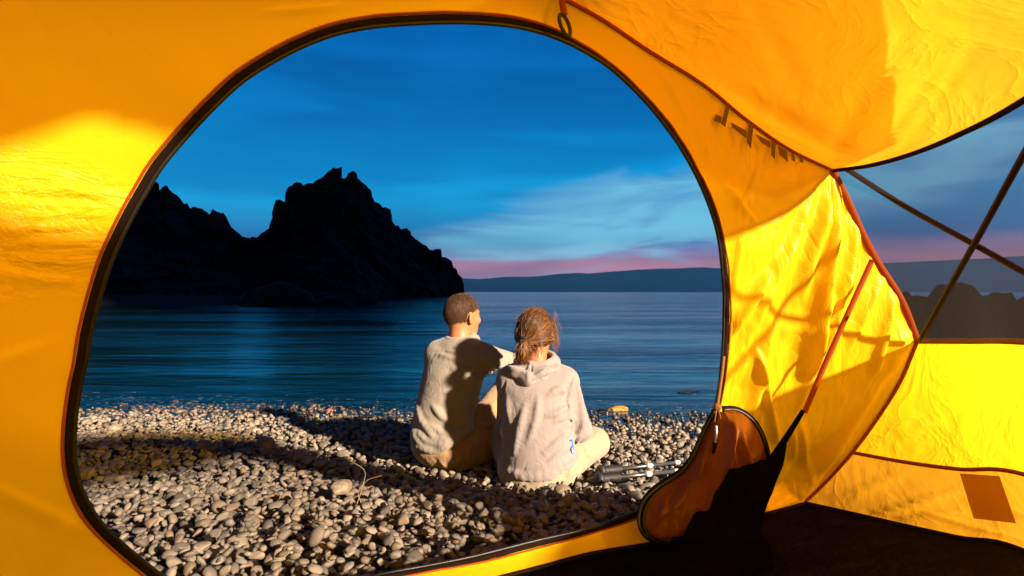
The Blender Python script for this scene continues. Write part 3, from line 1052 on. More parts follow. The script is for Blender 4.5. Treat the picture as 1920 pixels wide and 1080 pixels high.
def folds(q, lst):
    """creases: each is (from, to, width px, height m); a sharp lee side like pulled cloth"""
    r = np.zeros(q.shape[:-1])
    for a, b, w, h in lst:
        d, t = seg_dist(q, a, b)
        s = side_dist(q, a, b)
        w_ = np.where(s > 0, w, w * 0.45)
        r += h * np.exp(-(d / w_) ** 2) * np.sin(np.pi * np.clip(t * 0.9 + 0.05, 0, 1)) ** 0.6
    return r


q = to_px(np.where(g[..., 1:2] < 0.2, np.array([0, 0.2, 0]), 0) + g)
FOLDS_FRONT = [((1570, 350), (1520, 690), 20, 0.0446), ((1548, 380), (1500, 560), 15, 0.0203), ((1612, 430), (1570, 640), 11, 0.0203), ((1585, 520), (1545, 680), 10, 0.0162),
               ((1440, 520), (1362, 640), 11, 0.0243), ((1480, 470), (1400, 640), 17, 0.0162), ((1420, 660), (1460, 830), 8, 0.0203), ((1400, 400), (1372, 560), 12, 0.0121),
               ((1680, 560), (1640, 690), 10, 0.0182), ((1660, 520), (1600, 640), 10, 0.0142), ((1500, 790), (1515, 880), 11, 0.0243), ((1485, 800), (1490, 860), 8, 0.0203), ((1700, 640), (1480, 950), 25, 0.0365),
               ((1660, 700), (1450, 940), 17, -0.0243), ((1420, 300), (1385, 380), 10, 0.0101), ((1500, 330), (1450, 470), 11, 0.0101), ((1350, 330), (1420, 420), 10, 0.0081), ((1530, 360), (1440, 600), 13, 0.0121),
               ((1290, 200), (1330, 290), 10, 0.0081), ((1240, 130), (1290, 230), 8, 0.0061), ((1450, 620), (1400, 800), 16, 0.0182), ((1560, 560), (1500, 760), 11, 0.0203),
               # left of the door: pulled sideways, fine creases where the sun comes in
               ((0, 345), (190, 362), 12, 0.0060), ((0, 378), (240, 388), 9, 0.0064), ((10, 405), (215, 398), 7, 0.0060), ((-30, 430), (160, 420), 9, 0.0072), ((0, 458), (190, 448), 7, 0.0060), ((20, 482), (180, 492), 9, 0.0060),
               ((-20, 505), (140, 528), 10, 0.0050), ((70, 335), (250, 375), 6, 0.0048), ((60, 490), (150, 470), 5, 0.0052), ((-60, 320), (120, 330), 10, 0.0040), ((130, 352), (260, 392), 5, 0.0044), ((-60, 890), (180, 1000), 22, 0.004),
               ((60, 1080), (140, 960), 26, 0.006), ((-80, 700), (100, 640), 20, 0.003), ((500, 20), (640, 10), 12, 0.002)]
disp = folds(q, FOLDS_FRONT)
soft = fbm(g * np.array([9.0, 9.0, 5.0]), 4, 31)
edge = np.clip(tt / 0.06, 0, 1) * np.clip((1 - tt) / 0.05, 0, 1)
right = np.clip((q[..., 0] - 1200) / 200, 0, 1)
# crumpled look right of the door
crum = -np.abs(fbm(np.stack([q[..., 0] * 0.020 + q[..., 1] * 0.008, q[..., 1] * 0.009 - q[..., 0] * 0.002, 0 * q[..., 0]], -1), 4, 77)) * 0.014
disp = disp + soft * (0.0025 + 0.004 * right) + crum * right
nv = np.cross(np.gradient(g, axis=0), np.gradient(g, axis=1))
nv /= np.linalg.norm(nv, axis=-1)[..., None] + 1e-9
if (nv[..., 1].mean()) > 0:
    nv = -nv
g = g + nv * (disp * edge[None, :])[..., None]
front = grid_obj('front_panel', g, M['front'], tent, wrap=True)

# door edge: orange piping, brown zip tape, black coil
dd = np.vstack([door, door[:1]])
inward = (g[:, 10] - g[:, 0])
inward /= np.linalg.norm(inward, axis=1)[:, None]
inw = np.vstack([inward, inward[:1]])
ribbon('zip_tape', dd + inw * 0.003 - np.array([0, 0.003, 0]), inw, 0.012, 0.0022, M['tape'], tent)
tube('zip_coil', dd - inw * 0.004 - np.array([0, 0.002, 0]), 0.0036, M['coil'], tent, seg=6)
tube('door_piping', dd + inw * 0.0115 - np.array([0, 0.004, 0]), 0.0022, M['orange'], tent, seg=6)


def coons(top, bottom, left, right, n, m):
    """top,bottom: curves along u; left,right: curves along v (top->bottom)"""
    u = np.linspace(0, 1, n)
    v = np.linspace(0, 1, m)
    T, Bm = polyline(top, n), polyline(bottom, n)
    Lf, Rt = polyline(left, m), polyline(right, m)
    g = (1 - v)[None, :, None] * T[:, None] + v[None, :, None] * Bm[:, None] + (1 - u)[:, None, None] * Lf[None] + u[:, None, None] * Rt[None]
    g -= ((1 - u)[:, None] * (1 - v)[None])[..., None] * T[0] + (u[:, None] * (1 - v)[None])[..., None] * T[-1] + ((1 - u)[:, None] * v[None])[..., None] * Bm[0] + (u[:, None] * v[None])[..., None] * Bm[-1]
    return g


# right wall, from the front pole back past the camera
W_T = spline(np.array([C_R, P(1640, 309, 1.26), P(1720, 286, 1.17), P(1800, 253, 1.07), P(1920, 190, 0.93), np.array([0.80, 0.60, 1.24]), np.array([0.72, 0.15, 1.33]), np.array([0.72, -0.35, 1.32])]), 100)
W_B = spline(np.array([V_R, P(1820, 640, 1.25), P(1920, 641, 1.09), np.array([1.00, 0.80, 0.78]), np.array([1.03, 0.3, 0.78]), np.array([1.05, -0.35, 0.78])]), 100)
S_B = spline(np.array([S_R, P(1700, 866, 1.37), P(1800, 879, 1.26), P(1920, 888, 1.13), np.array([1.03, 0.85, 0.50]), np.array([1.07, 0.3, 0.48]), np.array([1.10, -0.35, 0.47])]), 100)
F_B = spline(np.array([B_R, P(1600, 962, 1.48), P(1700, 985, 1.37), P(1800, 1007, 1.265), P(1920, 1031, 1.15), np.array([1.06, 0.85, 0.33]), np.array([1.10, 0.3, 0.29]), np.array([1.13, -0.35, FZ])]), 100)
RIDGE = spline(np.array([APEX, np.array([0.15, 0.6, 1.43]), np.array([0.20, 0.1, 1.43]), np.array([0.25, -0.4, 1.40])]), 60)
rear_roof = spline(np.array([RIDGE[-1], np.array([0.50, -0.39, 1.38]), W_T[-1]]), 40)
rear_up = spline(np.array([W_T[-1], np.array([1.0, -0.35, 1.0]), W_B[-1]]), 30)


def relief(g, amp, freq, seed, lst=()):
    nv = np.cross(np.gradient(g, axis=0), np.gradient(g, axis=1))
    nv /= np.linalg.norm(nv, axis=-1)[..., None] + 1e-9
    n, m = g.shape[:2]
    e = np.clip(np.minimum(np.arange(n), n - 1 - np.arange(n)) / 4, 0, 1)[:, None] * np.clip(np.minimum(np.arange(m), m - 1 - np.arange(m)) / 4, 0, 1)[None]
    d = amp * fbm(g * freq, 4, seed)
    if lst:
        d = d + folds(to_px(np.where(g[..., 1:2] < 0.2, np.array([0, 0.2, 0]), 0) + g), lst)
    return g + nv * (d * e)[..., None]


roof = coons(arch_r, rear_roof, RIDGE, W_T, 80, 90)
u_, v_ = np.linspace(0, 1, 80), np.linspace(0, 1, 90)
roof[..., 2] += 0.05 * np.sin(np.pi * u_)[:, None] * np.sin(np.pi * v_)[None]
roof_g = relief(roof, 0.004, 5.0, 61, [((1330, 150), (1600, 290), 26, 0.012), ((1640, 130), (1560, 300), 12, 0.008), ((1700, 60), (1600, 260), 10, 0.006), ((1760, 130), (1640, 290), 12, 0.006), ((1420, 20), (1520, 200), 12, 0.005), ((1850, 60), (1700, 270), 10, 0.005)])
# added mesh vent near the ridge, unseen, to let sun onto the front panel
fc = grid_faces(80, 90)
cen_ = roof_g.reshape(-1, 3)[fc].mean(1)
VX0, VX1, VY0, VY1 = 0.0, 0.28, 0.03, 0.32
sun_gap = (cen_[:, 0] > VX0) & (cen_[:, 0] < VX1) & (cen_[:, 1] > VY0) & (cen_[:, 1] < VY1)


def sub_mesh(name, verts, faces, mat):
    used, inv = np.unique(faces.ravel(), return_inverse=True)
    return make_mesh(name, verts[used], inv.reshape(faces.shape), mat)


link('roof_panel', sub_mesh('roof_panel', roof_g.reshape(-1, 3), fc[~sun_gap], M['roof']), tent)
link('roof_sun_gap', sub_mesh('roof_sun_gap', roof_g.reshape(-1, 3), fc[sun_gap], M['sun_gap']), tent)
# brow of the rain fly above the front of the roof; its edge shades the cloth below
vmax = np.interp(np.linspace(0, 1, 80), [0, 0.35, 0.7, 1.0], [0.62, 0.50, 0.30, 0.16])
fly = np.stack([np.stack([np.interp(np.linspace(0, vmax[i], 40), np.linspace(0, 1, 90), roof_g[i, :, k]) for k in range(3)], -1) for i in range(80)])
fly = fly + np.array([0.030, 0.0, 0.055]) + np.array([0, 0.10, -0.01]) * (1 - np.linspace(0, 1, 40))[None, :, None]
grid_obj('rain_fly', fly, M['fly'], tent)
win = coons(W_T, W_B, seam_mid, rear_up, 60, 40)
grid_obj('mesh_window', win, M['mesh'], tent)
lowp = coons(W_B, S_B, seam_low[:38] if False else spline(np.array([V_R, P(1690, 715, 1.43), P(1650, 780, 1.465), S_R]), 40), np.array([W_B[-1], S_B[-1]]), 110, 50)
grid_obj('side_panel', relief(lowp, 0.0018, 7.0, 63, [((1640, 800), (1730, 690), 9, 0.006), ((1680, 820), (1800, 760), 8, 0.005), ((1850, 660), (1790, 860), 12, 0.004), ((1740, 650), (1690, 800), 10, 0.004), ((1790, 800), (1830, 870), 7, 0.004), ((1700, 790), (1650, 830), 6, 0.004), ((1760, 820), (1700, 850), 6, 0.003)]), M['side'], tent)
skirt = coons(S_B, F_B, spline(np.array([S_R, P(1548, 906, 1.56), B_R]), 30), np.array([S_B[-1], F_B[-1]]), 110, 40)
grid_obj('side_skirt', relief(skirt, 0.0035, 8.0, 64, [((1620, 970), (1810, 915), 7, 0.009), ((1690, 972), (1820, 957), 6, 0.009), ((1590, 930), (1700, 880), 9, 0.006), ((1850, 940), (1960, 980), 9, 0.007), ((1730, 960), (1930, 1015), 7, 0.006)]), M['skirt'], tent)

# left wall, rear panel and the roof's left half close the tent behind the camera
Ltop = spline(np.array([arch_l[60], np.array([-0.95, 0.2, 1.2]), np.array([-0.80, -0.8, 1.2])]), 40)
Lbot = spline(np.array([B_L, np.array([-1.1, 0.1, FZ]), np.array([-0.95, -0.9, FZ])]), 40)
grid_obj('left_wall', relief(coons(Ltop, Lbot, arch_l[60:], np.array([Ltop[-1], np.array([-0.95, -0.9, 0.8]), Lbot[-1]]), 50, 40), 0.004, 5.0, 66), M['side'], tent)
rear_l = spline(np.array([RIDGE[-1], np.array([-0.3, -0.65, 1.35]), Ltop[-1]]), 40)
roof_l = relief(coons(arch_l[:61], rear_l, RIDGE, Ltop, 80, 80), 0.004, 5.0, 67)
fc = grid_faces(80, 80)
cen_ = roof_l.reshape(-1, 3)[fc].mean(1)
sun_gap = (cen_[:, 0] > -0.06) & (cen_[:, 0] < 0.4) & (cen_[:, 1] > VY0) & (cen_[:, 1] < VY1)  # same added opening, left of the ridge
link('roof_panel', sub_mesh('roof_panel', roof_l.reshape(-1, 3), fc[~sun_gap], M['roof']), tent)
link('roof_sun_gap', sub_mesh('roof_sun_gap', roof_l.reshape(-1, 3), fc[sun_gap], M['sun_gap']), tent)
rear_foot = spline(np.array([F_B[-1], np.array([0.4, -1.05, FZ]), Lbot[-1]]), 40)
rear_top = np.vstack([spline(np.array([W_T[-1], np.array([0.50, -0.39, 1.38]), RIDGE[-1]]), 30), rear_l[1:]])
grid_obj('rear_panel', relief(coons(rear_top, rear_foot, np.vstack([rear_up, [S_B[-1]], [F_B[-1]]]), np.array([Ltop[-1], np.array([-0.95, -0.9, 0.8]), Lbot[-1]]), 50, 40), 0.005, 5.0, 68), M['side'], tent)

# groundsheet
fl = coons(floor_front[::-1], rear_foot[::-1], Lbot, F_B, 90, 90)
fl[..., 2] -= 0.003
fl = relief(fl, 0.010, 7.0, 69)
grid_obj('groundsheet', fl, M['floor'], tent)

# bindings along the seams
def bind(name, path, w, mat, off=(0, -0.004, 0)):
    p = np.asarray(path)
    p = p + np.array(off)
    view = p - np.array([0, 0, CAM_Z])
    t, _, _ = frames(p)
    sd = np.cross(t, view)
    sd /= np.linalg.norm(sd, axis=1)[:, None] + 1e-9
    return ribbon(name, p, sd, w, 0.003, mat, tent)


bind('seam_binding', arch_r, 0.011, M['orange'])
bind('seam_binding', seam_mid, 0.016, M['orange'], (-0.004, -0.003, 0))
bind('seam_binding', seam_low, 0.008, M['orange'], (-0.004, -0.003, 0))
bind('window_binding', W_T, 0.011, M['tape'], (-0.004, -0.004, 0))
bind('window_binding', W_B, 0.012, M['strap'], (-0.005, -0.003, 0))
bind('seam_binding', S_B, 0.009, M['orange'], (-0.005, -0.003, 0))
bind('floor_binding', F_B, 0.010, M['tape'], (-0.004, -0.004, 0.0))
bind('floor_binding', floor_front, 0.008, M['tape'], (0, -0.004, 0.0))

# poles crossing outside the mesh window
out_n = np.array([0.86, 0.5, 0.0])


def outpole(pts, lift, rad=0.0065):
    p = PP(pts)
    return spline(p + out_n * lift, 60)


tube('tent_pole', np.vstack([outpole([(1572, 303, 1.37), (1700, 385, 1.27), (1840, 462, 1.125), (1930, 512, 1.04), (2080, 590, 0.92)], -0.018)]), 0.0060, M['pole'], tent)
pb, pm = P(1738, 636, 1.38), P(1842, 455, 1.12)
pt_ = pb + (pm - pb) * 3.2 - np.array([0.05, 0.0, 0.22])
tube('tent_pole', spline(np.array([pb, pm, pm + (pm - pb) * 1.05 + np.array([-0.005, 0, -0.02]), pt_]) + out_n * -0.030, 60), 0.0060, M['pole'], tent)
# webbing that runs from the door seam to the gathered door, orange above, black cord below
st = spline(PP([(1632, 488, 1.375), (1590, 580, 1.36), (1545, 680, 1.36), (1506, 772, 1.37)]), 40)
bind('tie_strap', st, 0.012, M['orange'], (-0.003, -0.012, 0))
cd = spline(PP([(1506, 770, 1.36), (1480, 812, 1.35), (1455, 850, 1.34), (1437, 878, 1.33)]), 30)
tube('tie_cord', cd, np.linspace(0.005, 0.009, 30), M['netting_dark'], tent)
# loop and toggle at the top of the door
ls = spline(PP([(1052, -14, 0.985), (1054, 10, 0.985), (1058, 32, 0.985)]), 12)
bind('toggle_strap', ls, 0.011, M['orange'], (0, -0.006, 0))
a_ = np.linspace(0, 2 * np.pi, 49)
cx, cy = 1059, 47
ring = np.array([P(cx + 9.5 * math.cos(t) * math.cos(0.35) - 19 * math.sin(t) * math.sin(-0.28), cy + 20 * math.sin(t) + 4 * math.cos(t), 0.972) for t in a_])
v, f = tube_geo(ring[:-1], 0.0034, 8, caps=False)
nr = len(ring) - 1
f = np.vstack([f, [[(nr - 1) * 8 + j, (nr - 1) * 8 + (j + 1) % 8, (j + 1) % 8, j] for j in range(8)]])
link('toggle_ring', make_mesh('toggle_ring', v, f, M['black']), tent)


# lettering and webbing shadows laid on the cloth as dark brown shapes
def patch(name, quad, mat, n=8, off=0.006):
    a, b, c, d = [P(*x) for x in quad]
    g = coons(np.array([a, b]), np.array([d, c]), np.array([a, d]), np.array([b, c]), n, n)
    tocam = np.array([0, 0, CAM_Z]) - g.mean((0, 1))
    tocam /= np.linalg.norm(tocam)
    return grid_obj(name, g + tocam * off, mat, tent)


gq = to_px(np.where(g[..., 1:2] < 0.3, np.array([0, 0.3, 0]), 0) + g) if False else None
front_g = np.array([v.co[:] for v in front.data.vertices])
front_q = to_px(np.where(front_g[:, 1:2] < 0.3, 9.0, front_g))


def front_d(px, py):
    k = np.argmin(((front_q - np.array([px, py])) ** 2).sum(1))
    return front_g[k, 1]


M['print'] = principled('lettering_shade_brown', (0.13, 0.06, 0.02), 0.8)  # dark brown painted in for the shadow of lettering
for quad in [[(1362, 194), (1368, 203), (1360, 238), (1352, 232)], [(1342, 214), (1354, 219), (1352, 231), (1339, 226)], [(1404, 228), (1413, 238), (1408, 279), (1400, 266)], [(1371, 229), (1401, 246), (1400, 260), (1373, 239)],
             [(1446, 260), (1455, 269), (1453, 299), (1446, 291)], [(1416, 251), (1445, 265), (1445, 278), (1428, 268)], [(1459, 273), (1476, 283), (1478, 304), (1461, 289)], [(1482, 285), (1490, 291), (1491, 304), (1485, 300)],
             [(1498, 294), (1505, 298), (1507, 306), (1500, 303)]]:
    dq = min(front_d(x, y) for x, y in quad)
    patch('lettering_shadow', [(x, y, dq) for x, y in quad], M['print'], 3, 0.008)  # shadow of lettering, laid on as dark brown quads
patch('strap_shadow', [(1800, 888, 1.258), (1874, 893, 1.18), (1905, 981, 1.155), (1826, 972, 1.235)], M['strap_shade'] if 'strap_shade' in M else M['strap'], 8, 0.012)  # shadow of webbing, laid on as a darker quad

# ---- the unzipped door, gathered at the lower right: cloth, its black inner netting, zips and ties
flap = bpy.data.objects.new('door_flap', None)
flap.parent = tent
flap.matrix_parent_inverse = Matrix.Translation(tent.location).inverted()
flap.location = P(1330, 900, 1.33)
C.objects.link(flap)


def kid(o):
    o.parent = flap
    o.matrix_parent_inverse = (Matrix.Translation(Vector(flap.location))).inverted()
    return o


LFT = [(1343, 768, 1.355), (1328, 795, 1.35), (1312, 830, 1.345), (1296, 862, 1.34), (1272, 888, 1.335), (1240, 908, 1.325), (1215, 930, 1.31), (1203, 955, 1.30), (1202, 980, 1.29), (1212, 1000, 1.285), (1235, 1011, 1.285), (1262, 1013, 1.29)]
RGT = [(1352, 766, 1.355), (1378, 767, 1.36), (1402, 781, 1.36), (1420, 804, 1.36), (1432, 835, 1.36), (1436, 866, 1.36), (1431, 896, 1.355), (1415, 926, 1.35), (1402, 960, 1.34), (1398, 985, 1.33), (1400, 1000, 1.325), (1405, 1010, 1.32)]
lc, rc = spline(PP(LFT), 80), spline(PP(RGT), 80)
u = np.linspace(0, 1, 70)
g = lc[:, None] * (1 - u)[None, :, None] + rc[:, None] * u[None, :, None]
bul = 0.085 * np.sin(np.pi * u) ** 0.8
tb = np.linspace(0, 1, 80)
g[..., 1] -= bul[None] * (0.25 + 0.75 * np.sin(np.pi * np.clip(tb * 0.8 + 0.1, 0, 1)))[:, None]
fq = to_px(g)
fd = folds(fq, [((1376, 785), (1366, 880), 9, 0.0270), ((1388, 800), (1398, 870), 8, 0.0240), ((1412, 820), (1392, 890), 9, 0.0270), ((1330, 800), (1300, 900), 12, 0.0180), ((1290, 915), (1240, 965), 10, 0.0240), ((1320, 860), (1260, 940), 10, 0.0150), ((1350, 900), (1300, 985), 12, 0.0180), ((1425, 840), (1405, 900), 6, 0.0180), ((1250, 930), (1225, 985), 7, 0.0180)])
fd += 0.016 * np.abs(fbm(np.stack([fq[..., 0] * 0.03, fq[..., 1] * 0.015, 0 * fq[..., 0]], -1), 4, 91))
e = np.clip(np.minimum(u, 1 - u) / 0.06, 0, 1)[None]
g[..., 1] -= fd * e
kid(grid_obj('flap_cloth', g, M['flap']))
NL = [(1352, 868, 1.27), (1338, 888, 1.265), (1322, 914, 1.26), (1313, 936, 1.25), (1292, 944, 1.245), (1277, 972, 1.235), (1264, 1000, 1.23), (1262, 1014, 1.23)]
NRt = [(1478, 820, 1.335), (1472, 860, 1.335), (1458, 902, 1.33), (1442, 938, 1.325), (1433, 962, 1.32), (1428, 985, 1.31), (1428, 1000, 1.30), (1440, 1020, 1.29)]
lc2, rc2 = spline(PP(NL), 60), spline(PP(NRt), 60)
u = np.linspace(0, 1, 70)
g = lc2[:, None] * (1 - u)[None, :, None] + rc2[:, None] * u[None, :, None]
g[..., 1] -= 0.05 * np.sin(np.pi * u)[None] + 0.045 * (1 - u)[None] ** 2
fq = to_px(g)
g[..., 1] -= folds(fq, [((1390, 870), (1350, 1000), 10, 0.012), ((1420, 860), (1390, 990), 9, 0.012), ((1450, 850), (1415, 960), 8, 0.010), ((1360, 890), (1310, 990), 10, 0.010)]) + 0.006 * fbm(fq[..., [0, 1, 1]] * np.array([0.04, 0.02, 0.0]), 4, 93)
g[..., 2] += 0.004 * fbm(fq[..., [0, 1, 1]] * np.array([0.05, 0.03, 0.0]), 3, 95)
kid(grid_obj('gathered_netting', g, M['netting_dark']))
# a fold of netting lying on the groundsheet
g = coons(PP([(1262, 1010, 1.235), (1350, 1005, 1.24), (1440, 1012, 1.29)]), PP([(1235, 1075, 1.06), (1340, 1082, 1.06), (1450, 1065, 1.08)]), PP([(1262, 1010, 1.235), (1240, 1045, 1.12), (1235, 1075, 1.06)]), PP([(1440, 1012, 1.29), (1450, 1040, 1.16), (1450, 1065, 1.08)]), 60, 40)
uu, vv_ = np.linspace(0, 1, 60), np.linspace(0, 1, 40)
g[..., 2] += 0.02 * np.sin(np.pi * uu)[:, None] * np.sin(np.pi * vv_)[None] + 0.012 * fbm(g * 14, 4, 96)
kid(grid_obj('netting_fold', g, M['netting_dark']))
for nm, cv, w, mt, off in (('flap_zip_tape', lc, 0.020, 'tape', 0.006), ('flap_zip_tape', rc[:58], 0.016, 'tape', 0.008)):
    o = bind(nm, cv, w, M[mt], (0, -off, 0))
    kid(o)
kid(tube('flap_zip_coil', lc + np.array([-0.006, -0.010, 0]), 0.0035, M['coil']))
kid(tube('flap_zip_coil', lc + np.array([0.004, -0.012, -0.002]), 0.0028, M['coil']))
kid(tube('flap_zip_coil', rc[:58] + np.array([0, -0.013, 0]), 0.0032, M['coil']))
kid(tube('tie_cord', spline(PP([(1357, 668, 1.345), (1353, 705, 1.34), (1348, 740, 1.335), (1345, 762, 1.33)]), 24), 0.0042, M['strap']))
kid(boulder('cord_knot', tuple(P(1345, 763, 1.325)), (0.010, 0.009, 0.008), 77, M['strap'], sub=3, flat=-1))
for dx in (-3, 5):
    kid(tube('cord_end', spline(PP([(1345, 764, 1.325), (1345 + dx, 778, 1.315), (1345 + dx * 1.7, 792, 1.315)]), 12), 0.0014, M['strap']))
pl = PP([(1341, 796, 1.305), (1342, 812, 1.30), (1340, 829, 1.30)])
pull = bind('zip_pull', spline(pl, 12), 0.0065, M['metal'], (0, -0.004, 0))
kid(pull)
kid(bind('pull_tape', spline(PP([(1340, 828, 1.302), (1338, 850, 1.30)]), 8), 0.010, M['tape'], (0, -0.003, 0)))

# ------------------------------------------------------------------ people: smooth implicit bodies turned into meshes
def smin(a, b, k):
    h = np.clip(0.5 + 0.5 * (b - a) / k, 0, 1)
    return b + (a - b) * h - k * h * (1 - h)


def smax(a, b, k):
    return -smin(-a, -b, k)


def A3(p):
    return np.asarray(p, dtype=np.float32)


def s_cone(p, a, b, ra, rb):
    a, b = A3(a), A3(b)
    ba = b - a
    pa = p - a
    h = np.clip(pa @ ba / float(ba @ ba), 0, 1)
    return np.linalg.norm(pa - h[:, None] * ba, axis=1) - (ra + (rb - ra) * h)


def s_ell(p, c, r, rot=None):
    q = p - A3(c)
    if rot is not None:
        q = q @ A3(rot)
    r = A3(r)
    k0 = np.linalg.norm(q / r, axis=1)
    k1 = np.linalg.norm(q / (r * r), axis=1) + 1e-9
    return k0 * (k0 - 1) / k1


def yawrot(phi):
    """columns: right, forward, up for a body turned phi degrees to the right of the lake"""
    c, s = math.cos(R(phi)), math.sin(R(phi))
    return np.array([[c, s, 0], [-s, c, 0], [0, 0, 1.0]])


def s_trunk(p, prof, phi, z0, z1, kz=0.05):
    """upright trunk: prof rows (z, cx, cy, half width, half depth)"""
    pr = np.array(prof, float)
    z = np.clip(p[:, 2], pr[0, 0], pr[-1, 0])

    def at(k):
        # smooth interpolation of the profile
        return np.interp(z, zz_, sm[:, k])
    zz_ = np.linspace(pr[0, 0], pr[-1, 0], 60)
    sm = np.stack([np.interp(zz_, pr[:, 0], pr[:, k]) for k in range(5)], -1)
    for _ in range(3):
        sm[1:-1] = 0.25 * sm[:-2] + 0.5 * sm[1:-1] + 0.25 * sm[2:]
    rt = yawrot(phi)
    dx, dy = p[:, 0] - at(1), p[:, 1] - at(2)
    u = dx * rt[0, 0] + dy * rt[1, 0]
    v = dx * rt[0, 1] + dy * rt[1, 1]
    a, b = at(3), at(4)
    k0 = np.sqrt((u / a) ** 2 + (v / b) ** 2)
    k1 = np.sqrt((u / a ** 2) ** 2 + (v / b ** 2) ** 2) + 1e-9
    d = k0 * (k0 - 1) / k1
    d = smax(d, p[:, 2] - z1, kz)
    return smax(d, z0 - p[:, 2], kz)


def surface_nets(fn, lo, hi, cell):
    lo, hi = np.array(lo, float), np.array(hi, float)
    cc = cell * 4
    nc = np.ceil((hi - lo) / cc).astype(int) + 1
    ax = [lo[k] + cc * np.arange(nc[k]) for k in range(3)]
    G = np.stack(np.meshgrid(*ax, indexing='ij'), -1).reshape(-1, 3).astype(np.float32)
    cv = np.concatenate([fn(ch) for ch in np.array_split(G, max(1, len(G) // 200000))]).reshape(nc)
    n = (nc - 1) * 4 + 1
    # which fine samples lie near the surface
    near = np.abs(cv) < cc * 2.0
    blk = near[:-1, :-1, :-1].copy()
    for a in (0, 1):
        for b in (0, 1):
            for c in (0, 1):
                blk |= near[a:a + nc[0] - 1, b:b + nc[1] - 1, c:c + nc[2] - 1]
    val = np.repeat(np.repeat(np.repeat(cv, 4, 0), 4, 1), 4, 2)[:n[0], :n[1], :n[2]].astype(np.float32)
    val = np.where(val < 0, -1.0, 1.0).astype(np.float32)
    fm = np.zeros(n, bool)
    big = np.repeat(np.repeat(np.repeat(blk, 4, 0), 4, 1), 4, 2)
    fm[:-1, :-1, :-1] |= big
    fm[1:, 1:, 1:] |= big
    idx = np.argwhere(fm)
    pts = (lo + idx * cell).astype(np.float32)
    val[fm] = np.concatenate([fn(ch) for ch in np.array_split(pts, max(1, len(pts) // 200000))])
    s = val < 0
    m = [s[a:a + n[0] - 1, b:b + n[1] - 1, c:c + n[2] - 1] for a in (0, 1) for b in (0, 1) for c in (0, 1)]
    cnt = sum(x.astype(np.int8) for x in m)
    act = (cnt > 0) & (cnt < 8)
    ci = np.argwhere(act)
    cid = np.full(act.shape, -1, np.int64)
    cid[act] = np.arange(len(ci))
    corner = np.array([(a, b, c) for a in (0, 1) for b in (0, 1) for c in (0, 1)])
    cvv = np.stack([val[ci[:, 0] + k[0], ci[:, 1] + k[1], ci[:, 2] + k[2]] for k in corner], 1)
    acc = np.zeros((len(ci), 3))
    num = np.zeros(len(ci))
    for i in range(8):
        for j in range(i + 1, 8):
            if np.abs(corner[i] - corner[j]).sum() != 1:
                continue
            a, b = cvv[:, i], cvv[:, j]
            x = (a < 0) != (b < 0)
            t = np.where(x, a / (a - b + 1e-12), 0)
            acc += np.where(x[:, None], corner[i] + t[:, None] * (corner[j] - corner[i]), 0)
            num += x
    V = lo + cell * (ci + acc / np.maximum(num, 1)[:, None])
    F_ = []
    for axn in range(3):
        sh = [slice(None)] * 3
        a = s[tuple(slice(0, -1) if k == axn else slice(1, -1) for k in range(3))]
        b = s[tuple(slice(1, None) if k == axn else slice(1, -1) for k in range(3))]
        e = np.argwhere(a != b)
        if len(e) == 0:
            continue
        flip = a[tuple(e.T)]
        e = e.copy()
        for k in range(3):
            if k != axn:
                e[:, k] += 1
        o1, o2 = [(1, 2), (2, 0), (0, 1)][axn]
        d1 = np.zeros(3, int)
        d1[o1] = 1
        d2 = np.zeros(3, int)
        d2[o2] = 1
        q = [cid[tuple((e - x).T)] for x in (0 * d1, d1, d1 + d2, d2)]
        q = np.stack(q, 1)
        q = np.where(flip[:, None], q, q[:, ::-1])
        F_.append(q)
    F_ = np.vstack(F_)
    F_ = F_[(F_ >= 0).all(1)]
    # light smoothing along the mesh
    for _ in range(2):
        sacc = np.zeros_like(V)
        sn = np.zeros(len(V))
        for i in range(4):
            a, b = F_[:, i], F_[:, (i + 1) % 4]
            np.add.at(sacc, a, V[b])
            np.add.at(sn, a, 1)
        V = 0.55 * V + 0.45 * sacc / np.maximum(sn, 1)[:, None]
    return V, F_


def hit(fn, px, py, d0, d1, n=240):
    """where the line of sight through a pixel first meets the shape"""
    d = np.linspace(d0, d1, n)
    pts = np.array([P(px, py, x) for x in d]).astype(np.float32)
    f = fn(pts)
    k = np.argmax(f < 0)
    return pts[k] if (f < 0).any() else None


def ridges(fn, lst, d0, d1):
    """cloth folds as thin welts: lists of pixels followed over the surface; (points, radius, sink)"""
    segs = []
    for pts, r, sink in lst:
        pp = polyline(np.array(pts, float), max(len(pts) * 3, 4))
        w = []
        for x, y in pp:
            h_ = hit(fn, x, y, d0, d1)
            if h_ is not None:
                w.append(h_ + np.array([0, sink, 0]))
        for k, (a, b) in enumerate(zip(w[:-1], w[1:])):
            if np.linalg.norm(a - b) < 0.08:
                n_ = max(len(w) - 2, 1)
                ta = math.sin(math.pi * (0.12 + 0.76 * k / n_)) ** 0.7
                tb = math.sin(math.pi * (0.12 + 0.76 * min(k + 1, n_) / n_)) ** 0.7
                segs.append((a, b, 1.6 * r * ta, 1.6 * r * tb))
    return segs


def with_ridges(fn, segs, k=0.014):
    if not segs:
        return fn

    def f(p):
        d = fn(p)
        m = np.abs(d) < 0.06
        if m.any():
            q = p[m]
            dd = d[m]
            for a, b, ra, rb in segs:
                mid = (a + b) / 2
                rad = np.linalg.norm(a - b) / 2 + 0.07
                w = (np.abs(q - A3(mid)) < rad).all(1)
                if w.any():
                    dd[w] = smin(dd[w], s_cone(q[w], a, b, ra, rb), k)
            d = d.copy()
            d[m] = dd
        return d
    return f


